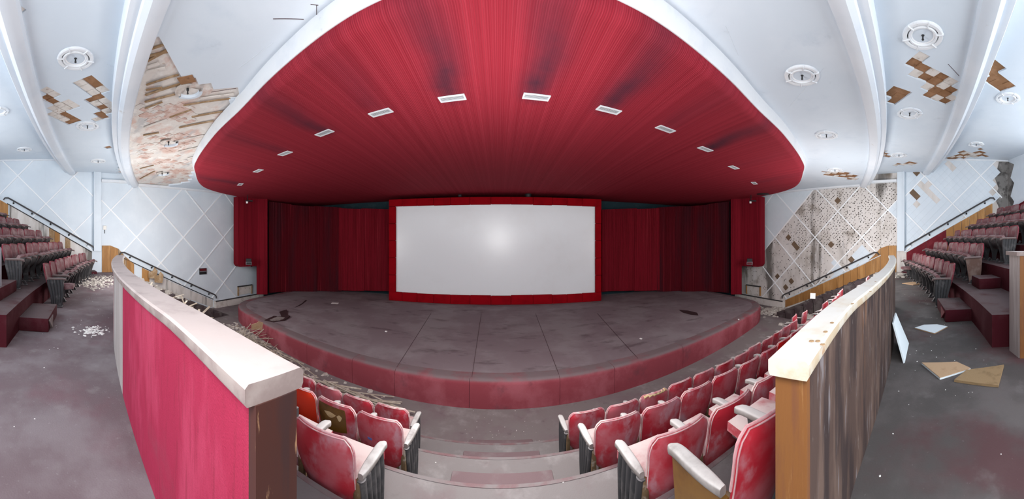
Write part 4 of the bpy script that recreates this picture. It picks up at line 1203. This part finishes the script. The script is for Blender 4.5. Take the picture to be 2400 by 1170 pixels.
# ================================================================== CINEMA SEATS
def back_w(v):
    return interp([(0, 0.165), (0.08, 0.2), (0.2, 0.222), (0.45, 0.24), (0.8, 0.249), (0.9, 0.243), (0.96, 0.224), (1.0, 0.19)], v)
def back_pt(u, v, d, zb=0.29, zt=0.87, lean=0.13, bow=0.055):
    x = u * back_w(v)
    z = lerp(zb + 0.03 * u * u, zt - 0.022 * u * u, v)
    y = -lean * v - bow * (1 - u * u) + 0.03 - 0.02 * sin(v * pi)
    return Vector((x, y - d, z))
def outline(d, v0=0.35, n=10):
    pts = [back_pt(-1, lerp(v0, 1, i / n), d) for i in range(n)] + [back_pt(lerp(-1, 1, i / 14), 1, d) for i in range(15)] + [back_pt(1, lerp(1, v0, (i + 1) / n), d) for i in range(n)]
    return pts
CH = {}
def both(key, mb, mats, smooth=45):
    for suf, mt in mats.items():
        CH[key + suf] = mb.mesh(key, MT[mt], smooth)
both('back_panel', MB().shell(14, 14, lambda u, v: back_pt(2 * u - 1, v, 0.022), lambda u, v: back_pt(2 * u - 1, v, 0.006)), {'_f': 'vinyl', '_r': 'rearpipe', '_s': 'vinylred', '_o': 'vinylorange'}, 60)
both('backrest', MB().shell(12, 10, lambda u, v: back_pt((2 * u - 1) * 0.97, v * 0.985, -0.03 * (1 - (2 * u - 1) ** 4) * (1 - (2 * v - 1) ** 6) - 0.004), lambda u, v: back_pt((2 * u - 1) * 0.97, v * 0.985, 0.006)), {'_f': 'cushion', '_r': 'rearback'}, 60)
pip = MB().tube(outline(0.022), 0.0042, 6).tube([p + Vector((0, 0, 0.003)) for p in outline(0.004, 0.5)], 0.008, 6)
both('piping', pip, {'_f': 'piping', '_r': 'rearpipe'}, 60)
seat = MB().shell(8, 8, lambda u, v: Vector(((u - 0.5) * 0.45 * (1 - 0.12 * (v * v)), v * 0.42, 0.035 + 0.03 * (1 - (2 * u - 1) ** 4) * (1 - (2 * v - 1) ** 4))), lambda u, v: Vector(((u - 0.5) * 0.45 * (1 - 0.12 * v * v), v * 0.42 + 0.01 * (v - 0.5), -0.03)))
both('seat', seat, {'_f': 'cushion', '_r': 'rearback'}, 50)
both('seat_pan', MB().rbox((0, 0.2, -0.04), (0.4, 0.36, 0.025), 0.01), {'_f': 'seatpan', '_r': 'seatpan'}, 40)
def plate(poly, x, t):
    n_ = len(poly)
    return MB().add([(x - t / 2, y, z) for y, z in poly] + [(x + t / 2, y, z) for y, z in poly], [tuple(range(n_ - 1, -1, -1)), tuple(range(n_, 2 * n_))] + [(i, (i + 1) % n_, n_ + (i + 1) % n_, n_ + i) for i in range(n_)])
std = [(0.0, 0.0), (0.2, 0.0), (0.2, 0.012), (0.145, 0.03), (0.15, 0.2), (0.185, 0.34), (0.235, 0.46), (0.25, 0.555), (0.0, 0.555), (-0.035, 0.46), (-0.02, 0.3), (0.03, 0.15), (0.05, 0.03), (0.0, 0.012)]
both('standard', plate(std, 0, 0.034), {'_f': 'iron', '_r': 'iron'}, 0)
both('foot', MB().rbox((0, 0.13, 0.008), (0.085, 0.3, 0.016), 0.005).rbox((0, 0.22, 0.05), (0.05, 0.05, 0.09), 0.01, Matrix.Rotation(0.5, 3, 'X')), {'_f': 'iron', '_r': 'iron'}, 40)
def arm_f(u, v):
    y = lerp(-0.03, 0.36, v)
    w = 0.037 * (1 - 0.25 * (2 * abs(v - 0.62)) ** 3)
    w *= (1 - (clamp((v - 0.9) / 0.1)) ** 2 * 0.55)
    a = 2 * pi * u
    k = lambda q: (abs(q) ** 0.55) * (1 if q > 0 else -1)
    return Vector((w * k(cos(a)), y, 0.575 + 0.022 * k(sin(a)) - 0.025 * clamp((v - 0.75) / 0.25) ** 2))
am = MB().grid(14, 12, arm_f, True)
am.f += [tuple(range(13, -1, -1)), tuple(12 * 14 + i for i in range(14))]
both('armrest', am, {'_f': 'arm', '_r': 'reararm'}, 50)
both('bracket', MB().rbox((0, -0.03, 0.42), (0.05, 0.045, 0.26), 0.012).rbox((0, -0.02, 0.33), (0.036, 0.06, 0.09), 0.012), {'_f': 'bracket', '_r': 'iron'}, 40)
# fluted end panel
def endp(side):
    def f(u, v, d):
        z = lerp(0.03, 0.555, v)
        y0, y1 = interp([(0, 0.04), (0.4, 0.02), (0.75, -0.03), (1, -0.05)], v), interp([(0, 0.27), (0.35, 0.30), (0.75, 0.31), (1, 0.29)], v)
        k = (u * 5) % 1.0
        bump = 0.017 * abs(sin(pi * u * 5)) ** 0.7
        return Vector((side * (d + (bump if d > 0 else 0)), lerp(y0, y1, u), z))
    return MB().shell(40, 8, lambda u, v: f(u, v, 0.014), lambda u, v: f(u, v, -0.014))
for sd, nm in ((1, 'p'), (-1, 'm')):
    both('end_panel_' + nm, endp(sd), {'_f': 'iron', '_r': 'iron'}, 60)
both('plain_end', plate([(0.02, 0.0), (0.25, 0.0), (0.29, 0.3), (0.32, 0.555), (-0.05, 0.555), (-0.03, 0.3)], 0, 0.03), {'_f': 'woodback', '_r': 'dustywood'}, 0)
CH['wood_patch'] = MB().shell(10, 8, lambda u, v: back_pt(lerp(-0.86, 0.62, u), lerp(0.52, 0.93, v) - 0.10 * (1 - u) * (1 - v) - 0.05 * (1 - v), 0.026), lambda u, v: back_pt(lerp(-0.86, 0.62, u), lerp(0.52, 0.93, v) - 0.10 * (1 - u) * (1 - v) - 0.05 * (1 - v), 0.0)).mesh('wood_patch', MT['woodback'], 50)
def leafy(u0, v0, L, W):
    return MB().shell(8, 2, lambda u, v: back_pt(u0 + L * u, v0 - 0.10 * u * (1 - u) + W * (v - 0.5) * sin(pi * clamp(u, 0.02, 0.98)), 0.029), lambda u, v: back_pt(u0 + L * u, v0 - 0.10 * u * (1 - u) + W * (v - 0.5) * sin(pi * clamp(u, 0.02, 0.98)), 0.024))
CH['pale_scar'] = leafy(-0.45, 0.78, 0.62, 0.11).mesh('pale_scar', MT['foam'])
CH['pale_scar2'] = leafy(0.22, 0.77, 0.24, 0.12).mesh('pale_scar', MT['foam'])
CH['foam_edge'] = MB().tube([back_pt(lerp(-0.95, 0.9, i / 12), 1.0 - 0.05 * abs(sin(i * 1.7)), 0.012) for i in range(13)], [0.016 + 0.008 * (i % 2) for i in range(13)], 7).mesh('foam_edge', MT['foam'])
CH['seat_box'] = MB().rbox((0, 0.05, 0.5), (0.03, 0.36, 0.32), 0.006).tube([(0, -0.02, 0.66), (0, -0.02, 0.69)], 0.012, 6).tube([(0, 0.14, 0.66), (0, 0.14, 0.69)], 0.012, 6).mesh('seat_box', MT['iron'])
CH['bottom_board'] = MB().shell(10, 2, lambda u, v: back_pt((2 * u - 1) * 0.95, 0.01, 0.012) + Vector((0, 0.01, -0.11 * v)), lambda u, v: back_pt((2 * u - 1) * 0.95, 0.01, 0.0) + Vector((0, 0.01, -0.11 * v))).mesh('bottom_board', MT['woodback'], 50)
CH['sticker'] = MB().shell(3, 2, lambda u, v: back_pt(-0.45 + 0.2 * u, 0.55 + 0.04 * v, 0.025), lambda u, v: back_pt(-0.45 + 0.2 * u, 0.55 + 0.04 * v, 0.02)).mesh('sticker', M('blue_sticker', (0.12, 0.18, 0.5), 0.4))
PITCH = 0.515
def seat_thing(loc, rz, label, group, suf, side, first=False, down=False, back='_f', extra=(), tilt=(0, 0), no_back=False, no_seat=False, end='end_panel', up=2):
    e = empty('cinema_seat', label, 'chair', loc, rz, group)
    e.rotation_euler = (tilt[0], tilt[1], rz)
    if not no_back:
        link('back_panel', CH['back_panel' + back], e)
        link('backrest', CH['backrest' + suf], e)
        link('piping', CH['piping' + suf], e)
    ang = 0.03 if down else radians(up)
    if not no_seat:
        so = link('seat', CH['seat' + suf], e, (0, 0.06, 0.37 if suf == '_r' else 0.35), (ang, 0, 0))
        if suf == '_r' and not down:
            so.location, so.scale = (0, 0.08, 0.34), (1, 0.82, 1)
        link('seat_pan', CH['seat_pan' + suf], so)
    def stand(x, fancy):
        if fancy:
            st = link('end_panel', CH[(end + ('_p' if side > 0 else '_m') if end == 'end_panel' else end) + suf], e, (x, 0, 0))
        else:
            st = link('standard', CH['standard' + suf], e, (x, 0, 0))
        link('foot', CH['foot' + suf], st)
        link('armrest', CH['armrest' + suf], e, (x, 0, 0))
        if suf == '_f':
            link('bracket', CH['bracket' + suf], e, (x - 0.02 * (1 if x > 0 else -1), 0, 0))
    stand(-side * PITCH / 2 * -1 if False else (-side) * PITCH / 2 * 1 if False else side * -PITCH / 2, False)
    if first:
        stand(side * PITCH / 2, True)
    for x in extra:
        link(CH[x].name.split('.')[0], CH[x], e)
    return e
def run_row(yfun, c, z, x0, count, s, suf, group, labeler, special, start=0):
    """s: +1 runs towards +x from x0, -1 towards -x. The aisle end is the first seat."""
    x = x0 + s * PITCH / 2
    for i in range(count):
        sl = 2 * c * x
        rz = atan(sl)
        sp = special.get(i + 1, {})
        if sp is not None:
            kw = dict(sp)
            lab = kw.pop('label', None) or labeler(i + 1)
            seat_thing((x, yfun(x), z), rz + kw.pop('twist', 0.0), lab, group, suf, -s, first=(i == 0), **kw)
        x += s * PITCH * cos(rz)
FRONT = {'A': (3.74, -1.69, 'front row'), 'B': (2.75, -1.21, 'second row'), 'C': (1.72, -0.73, 'third row'), 'D': (0.92, -0.25, 'fourth row')}
def flab(row, w):
    return lambda i: 'red vinyl cinema seat, %s from the centre stairs in the %s, %s block' % (ORD[i - 1], row, w)
SPEC = {
    ('A', 1): {1: dict(extra=('bottom_board',)), 3: dict(extra=('foam_edge',), label='red cinema seat with torn top edge showing foam, front row right block'), 15: None},
    ('B', 1): {1: dict(extra=('bottom_board',)), 7: dict(back='_s', label='bright clean scarlet cinema seat in the second row, right block')},
    ('C', 1): {1: dict(down=True, label='red cinema seat with lowered seat beside the centre stairs, third row right')},
    ('D', 1): {1: dict(no_seat=True, end='plain_end', label='red cinema seat back without a seat cushion beside the right parapet end'), 2: dict(end='plain_end')},
    ('A', -1): {},
    ('B', -1): {1: dict(extra=('bottom_board', 'sticker'), label='dusty red cinema seat with small blue sticker, second row left block'), 2: dict(extra=('wood_patch', 'pale_scar', 'pale_scar2'), label='red cinema seat with torn back baring brown plywood, second row left block'), 3: dict(back='_o', label='bright orange-red cinema seat back in the second row, left block')},
    ('C', -1): {1: dict(down=True, label='red cinema seat with dusty lowered cushion beside the stairs, third row left'), 2: dict(no_back=True, extra=('seat_box',), label='cinema seat frame without back or armrest, third row left block')},
}
COUNT = {('A', 1): 14, ('B', 1): 17, ('C', 1): 17, ('D', 1): 4, ('A', -1): 13, ('B', -1): 13, ('C', -1): 11}
X0 = {('A', 1): 0.87, ('B', 1): 0.89, ('C', 1): 0.90, ('D', 1): 0.86, ('A', -1): -1.15, ('B', -1): -0.90, ('C', -1): -0.87}
for (r, s), cnt in COUNT.items():
    a, z, rn = FRONT[r]
    w = 'right' if s > 0 else 'left'
    sp = dict(SPEC.get((r, s), {}))
    for i in range(1, cnt + 1):
        if i >= (12 if s > 0 else 8) and i not in sp:
            sp[i] = dict(tilt=(RND.uniform(-0.25, 0.12), RND.uniform(-0.06, 0.06)), twist=RND.uniform(-0.1, 0.1), down=RND.random() < 0.5)
        elif i not in sp:
            sp[i] = dict(tilt=(RND.uniform(-0.03, 0.02), 0), twist=RND.uniform(-0.02, 0.02))
    run_row(lambda x, a=a: nose(a, x), CF, z, X0[r, s], cnt, s, '_f', 'seats of the front %s block' % w, flab(rn, w), sp)
RN = ['aisle row', 'second row', 'third row', 'fourth row', 'top row']
for s, w in ((-1, 'left'), (1, 'right')):
    for n_ in range(5):
        x0 = s * (6.05 if n_ == 0 else (5.75 if s < 0 else 6.45))
        cnt = int((11.25 - abs(x0)) / PITCH)
        sp = {}
        for i in range(1, cnt + 1):
            sp[i] = dict(back='_r', tilt=(RND.uniform(-0.04, 0.03), 0), up=RND.uniform(54, 64), end='plain_end' if (s > 0 and n_ == 1) else 'end_panel')
        if n_ == 0:
            sp[1]['down'] = s < 0
            if s > 0:
                sp[cnt - 1]['down'] = True
            sp[1]['label'] = 'dusty cinema seat with fluted grey end panel beside the %s box step' % w
        run_row(lambda x, n_=n_: rear_y(n_, x), CR, RZ * n_, x0, cnt, s, '_r', 'rear seats on the %s' % w,
                lambda i, n_=n_: 'dusty maroon cinema seat, %s from the gangway in the %s rear %s' % (ORD[i - 1], w, RN[n_]), sp)

# ================================================================== FALLEN PIECES
def shard(px_pts, z, t, face, side, label, name='tile_fragment', cat='tile fragment'):
    pts = [P2(px, py, z) for px, py in px_pts]
    c = Vector((sum(p[0] for p in pts) / len(pts), sum(p[1] for p in pts) / len(pts), 0))
    e = empty(name, label, cat, (c.x, c.y, z))
    loc = [(p[0] - c.x, p[1] - c.y) for p in pts]
    MB().prism(loc, 0.002, t * 0.75).build('board', MT[side], e)
    MB().prism([(x * 0.995, y * 0.995) for x, y in loc], t * 0.75, t).build('face', MT[face], e)
    return e
shard(((2144, 771), (2166, 764), (2196, 763), (2221, 768), (2190, 784)), 0.0, 0.02, 'tilewhite', 'tileback', 'white five-sided tile fragment lying on the right aisle floor')
shard(((2160, 855), (2243, 853), (2275, 868), (2203, 891)), 0.0, 0.025, 'tileback', 'tilewhite', 'tan board fragment face up on the right aisle, nearer the parapet')
shard(((2236, 896), (2266, 872), (2353, 860), (2340, 909)), 0.0, 0.025, 'tileback2', 'tileback2', 'olive-brown board fragment on the right aisle, farther from the parapet')
shard(((2344, 764), (2371, 764), (2357, 778)), 0.0, 0.018, 'tilewhite', 'tileback', 'small white triangular tile chip near the right box step')
shard(((2114, 665), (2142, 662), (2159, 667), (2140, 669)), 0.0, 0.02, 'tileback', 'tileback', 'distant tan tile fragment down the right aisle')
shard(((1722, 1150), (1768, 1090), (1800, 1105), (1765, 1168)), -0.25, 0.02, 'tileback', 'tileback', 'tan board scrap on the tread in front of the fourth row', 'board_scrap', 'board scrap')
# board leaning on the right parapet
p0 = at_z(2117, 852, 0.0)
p1 = Vector((p0.x + 0.55, par_y(p0.x + 0.55) - 0.12, 0))
tp = [Vector((p0.x, p0.y, 0.0)), Vector((p0.x + 0.62, p0.y + 0.06, 0.0)), Vector((p0.x + 0.62, par_y(p0.x + 0.62) - 0.012, 0.4)), Vector((p0.x + 0.08, par_y(p0.x + 0.08) - 0.012, 0.42))]
e = empty('tile_fragment', 'white board propped on edge against the right parapet', 'tile fragment', p0)
nrm_ = (tp[1] - tp[0]).cross(tp[3] - tp[0]).normalized() * 0.018
sub(MB().add(tp + [q + nrm_ for q in tp], [(0, 1, 2, 3), (7, 6, 5, 4), (0, 4, 5, 1), (1, 5, 6, 2), (2, 6, 7, 3), (3, 7, 4, 0)]).build('board', MT['tilewhite'], e), e)
# plaster scatterings
def crumbs(name, label, spots, zf, count, spread, size, mat):
    mb = MB()
    for _ in range(count):
        cx, cy = RND.choice(spots)
        x, y = RND.gauss(cx, spread), RND.gauss(cy, spread)
        r = RND.uniform(*size)
        z = zf(x, y)
        if z is None:
            continue
        a = RND.uniform(0, 6)
        pts = [(x + r * RND.uniform(.6, 1.2) * cos(a + 2 * pi * k / 5), y + r * RND.uniform(.6, 1.2) * sin(a + 2 * pi * k / 5)) for k in range(5)]
        hgt = r * RND.uniform(0.15, 0.5)
        mb.add([(u, v, z) for u, v in pts] + [(lerp(u, x, RND.uniform(.1, .45)), lerp(v, y, RND.uniform(.1, .45)), z + hgt * RND.uniform(.7, 1.1)) for u, v in pts], [(k, (k + 1) % 5, 5 + (k + 1) % 5, 5 + k) for k in range(5)] + [(5, 6, 7, 8, 9)])
    o = mb.build(name, mat)
    tag(o, label, 'debris', kind='stuff')
fl = lambda z: (lambda x, y: z)
def aisle_z(x, y):
    return 0.0 if y < par_y(x) - 0.05 and y > rear_y(1, x) + 0.7 else None
crumbs('plaster_debris', 'white plaster flakes scattered over the left aisle carpet', [P2(215, 775, 0)], aisle_z, 110, 0.11, (0.006, 0.03), MT['plasterbits'])
crumbs('plaster_crumb_scatter', 'tiny white crumbs strewn across both aisles', [(RND.uniform(-8, -1.2), RND.uniform(-0.6, 1.6)) for _ in range(30)] + [(RND.uniform(1.2, 8), RND.uniform(-0.6, 1.6)) for _ in range(30)], aisle_z, 200, 0.25, (0.0025, 0.009), MT['plasterbits'])
crumbs('plaster_debris', 'brown and white rubble at the far end of the left aisle', [(-9.5, 2.0), (-10.3, 2.3), (-8.6, 1.7), (-9.2, 1.6)], fl(0.0), 420, 0.32, (0.012, 0.07), MT['rubble'])
crumbs('plaster_debris', 'rubble heap at the far end of the right aisle', [(10.6, 2.6), (11.2, 2.7), (11.0, 2.4)], fl(0.0), 160, 0.25, (0.03, 0.18), MT['rubble'])
crumbs('plaster_debris', 'rubble strewn on the floor between left seats and stage', [(-5.0, 5.4), (-6.2, 5.9), (-7.2, 6.2), (-4.0, 5.3), (-3.0, 5.2), (-8.5, 7.0)], lambda x, y: ZF if y < st_y(x) - 0.05 and y > nose(4.39, x) + 0.05 else None, 700, 0.4, (0.012, 0.10), MT['rubble'])
crumbs('plaster_debris', 'plaster rubble on the floor by the right stage corner', [(10.6, 8.3), (11.0, 8.6), (10.9, 7.9), (11.4, 8.2)], fl(ZF), 170, 0.3, (0.03, 0.16), MT['rubble'])
crumbs('plaster_debris', 'rubble lying among the wrecked seats on the left', [(-6.5, 3.2), (-7.5, 3.3), (-8.5, 3.6), (-9.3, 4.2), (-9.0, 5.0)], lambda x, y: (-0.25 if y < nose(1.55, x) else -0.73 if y < nose(2.5, x) else -1.21 if y < nose(3.46, x) else -1.69 if y < nose(4.39, x) else ZF), 500, 0.55, (0.03, 0.2), MT['rubble'])
crumbs('plaster_debris', 'rubble lying among the wrecked seats on the right', [(8.6, 3.6), (9.3, 4.2), (9.6, 5.0), (9.9, 5.9)], lambda x, y: (-0.73 if y < nose(2.5, x) else -1.21 if y < nose(3.46, x) else -1.69 if y < nose(4.39, x) else ZF), 260, 0.4, (0.03, 0.16), MT['rubble'])
crumbs('plaster_crumb_scatter', 'white specks on the centre stairs and stage-front floor', [(0.2, 5.1), (-0.3, 4.9), (0.1, 4.1), (0.0, 3.1), (0.3, 2.3)], lambda x, y: (-0.73 if y < nose(2.5, x) else -1.21 if y < nose(3.46, x) else -1.69 if y < nose(4.39, x) else ZF) if abs(x) > 0.54 or y > 4.8 else None, 120, 0.35, (0.003, 0.010), MT['plasterbits'])
def stair_z(x, y):
    return -0.2 * (ifloor((y - 3.4) / 0.45) + 1) if 3.4 < y < 7.6 and 10.42 < abs(x) < 11.95 else None
crumbs('plaster_debris', 'broken boards and plaster heaped on the left wall stairs', [(-11.2, 3.9), (-11.3, 4.4), (-11.1, 5.0), (-11.3, 5.5)], stair_z, 380, 0.32, (0.03, 0.2), MT['rubble'])
crumbs('plaster_debris', 'dark broken rubble on the right wall stairs', [(11.2, 4.1), (11.2, 5.0), (11.2, 5.9)], stair_z, 200, 0.35, (0.03, 0.16), MT['stairdark'])
# laths fallen in front of the stage
lab = 'thin splintered wooden lath in the heap left of the stage front'
for k in range(70):
    t = RND.random()
    x = lerp(-7.6, -2.2, t) + RND.uniform(-0.3, 0.3)
    ymid = lerp(nose(4.39, x), st_y(x), RND.uniform(0.25, 0.8))
    L = RND.uniform(0.5, 1.7)
    a = atan(2 * 0.017 * x) + RND.gauss(0, 0.22)
    lift = RND.uniform(0.01, 0.16) + 0.12 * math.exp(-((x + 5.2) / 0.8) ** 2)
    b = MB().box((0, 0, 0), (L, RND.uniform(0.02, 0.045), 0.008), None)
    o = b.build('wooden_lath', MT['debriswood'])
    o.location = (x, ymid, ZF + lift)
    o.rotation_euler = (RND.uniform(-0.3, 0.3), RND.uniform(-0.07, 0.07), a)
    tag(o, lab, 'lath', 'fallen laths left of the stage')
lab3 = 'short twig-like splinter in the tangled heap at the left stage corner'
for k in range(36):
    x, y = RND.gauss(-6.9, 0.45), RND.gauss(6.25, 0.14)
    L = RND.uniform(0.25, 0.7)
    o = MB().box((0, 0, 0), (L, RND.uniform(0.012, 0.03), 0.008)).build('wood_splinter', MT['debriswood'])
    o.location = (x, min(y, st_y(x) - 0.2), ZF + 0.06 + RND.uniform(0.0, 0.38))
    o.rotation_euler = (RND.uniform(-0.4, 0.4), RND.uniform(-0.6, 0.6), RND.uniform(0, 3))
    tag(o, lab3, 'splinter', 'splinters at the left stage corner')
lab2 = 'long fallen lath lying across the wrecked left seats'
for k in range(26):
    x = RND.uniform(-9.3, -5.2)
    y = nose(2.2, x) + RND.uniform(-0.3, 1.8)
    zt = interp([(1.5, 0.0), (4.4, -1.15)], y - CF * x * x)
    L = RND.uniform(0.8, 2.4)
    o = MB().box((0, 0, 0), (L, RND.uniform(0.03, 0.06), 0.012)).build('wooden_lath', MT['debriswood'])
    o.location = (x, y, zt + RND.uniform(-0.25, 0.1))
    o.rotation_euler = (RND.uniform(-0.3, 0.3), RND.uniform(-0.25, 0.25), RND.gauss(-0.9, 0.5))
    tag(o, lab2, 'lath', 'fallen laths on the left seats')
# torn boards leaning by the left wall and a white card on the right
for px, py, lab, mt in ((358, 640, 'torn brown board standing by the left wall stairs, upper of two', 'lathwood'), (372, 650, 'torn brown board standing by the left wall stairs, lower of two', 'lathwood'), (602, 764, 'pointed scrap of brown card on the lath heap', 'tileback')):
    p = at_d(px, py, 12.55 if px < 500 else 9.4)
    h_ = 0.5 if px < 500 else 0.28
    o = MB().add([(-0.16, 0, -h_ / 2), (0.18, 0.02, -h_ / 2), (0.2, 0.05, 0.1), (0.05, 0.04, h_ / 2), (-0.02, 0.02, 0.08), (-0.18, 0.0, 0.02)] + [(-0.16, 0.02, -h_ / 2), (0.18, 0.04, -h_ / 2), (0.2, 0.07, 0.1), (0.05, 0.06, h_ / 2), (-0.02, 0.04, 0.08), (-0.18, 0.02, 0.02)],
                 [(0, 1, 2, 3, 4, 5), (11, 10, 9, 8, 7, 6)] + [(i, (i + 1) % 6, 6 + (i + 1) % 6, 6 + i) for i in range(6)]).build('torn_board', MT[mt])
    o.location = p
    o.rotation_euler = (0.2, 0.1, -atan2(p.x, p.y))
    tag(o, lab, 'board')
p = at_d(1905, 694, 10.6)
o = MB().rbox((0, 0, 0), (0.19, 0.012, 0.2), 0.003, Matrix.Rotation(-0.2, 3, 'X')).build('white_card', MT['plasterbits'])
o.location = p
o.rotation_euler = (0, 0.05, -atan2(p.x, p.y))
tag(o, 'white square card propped by the right wood wainscot', 'card')
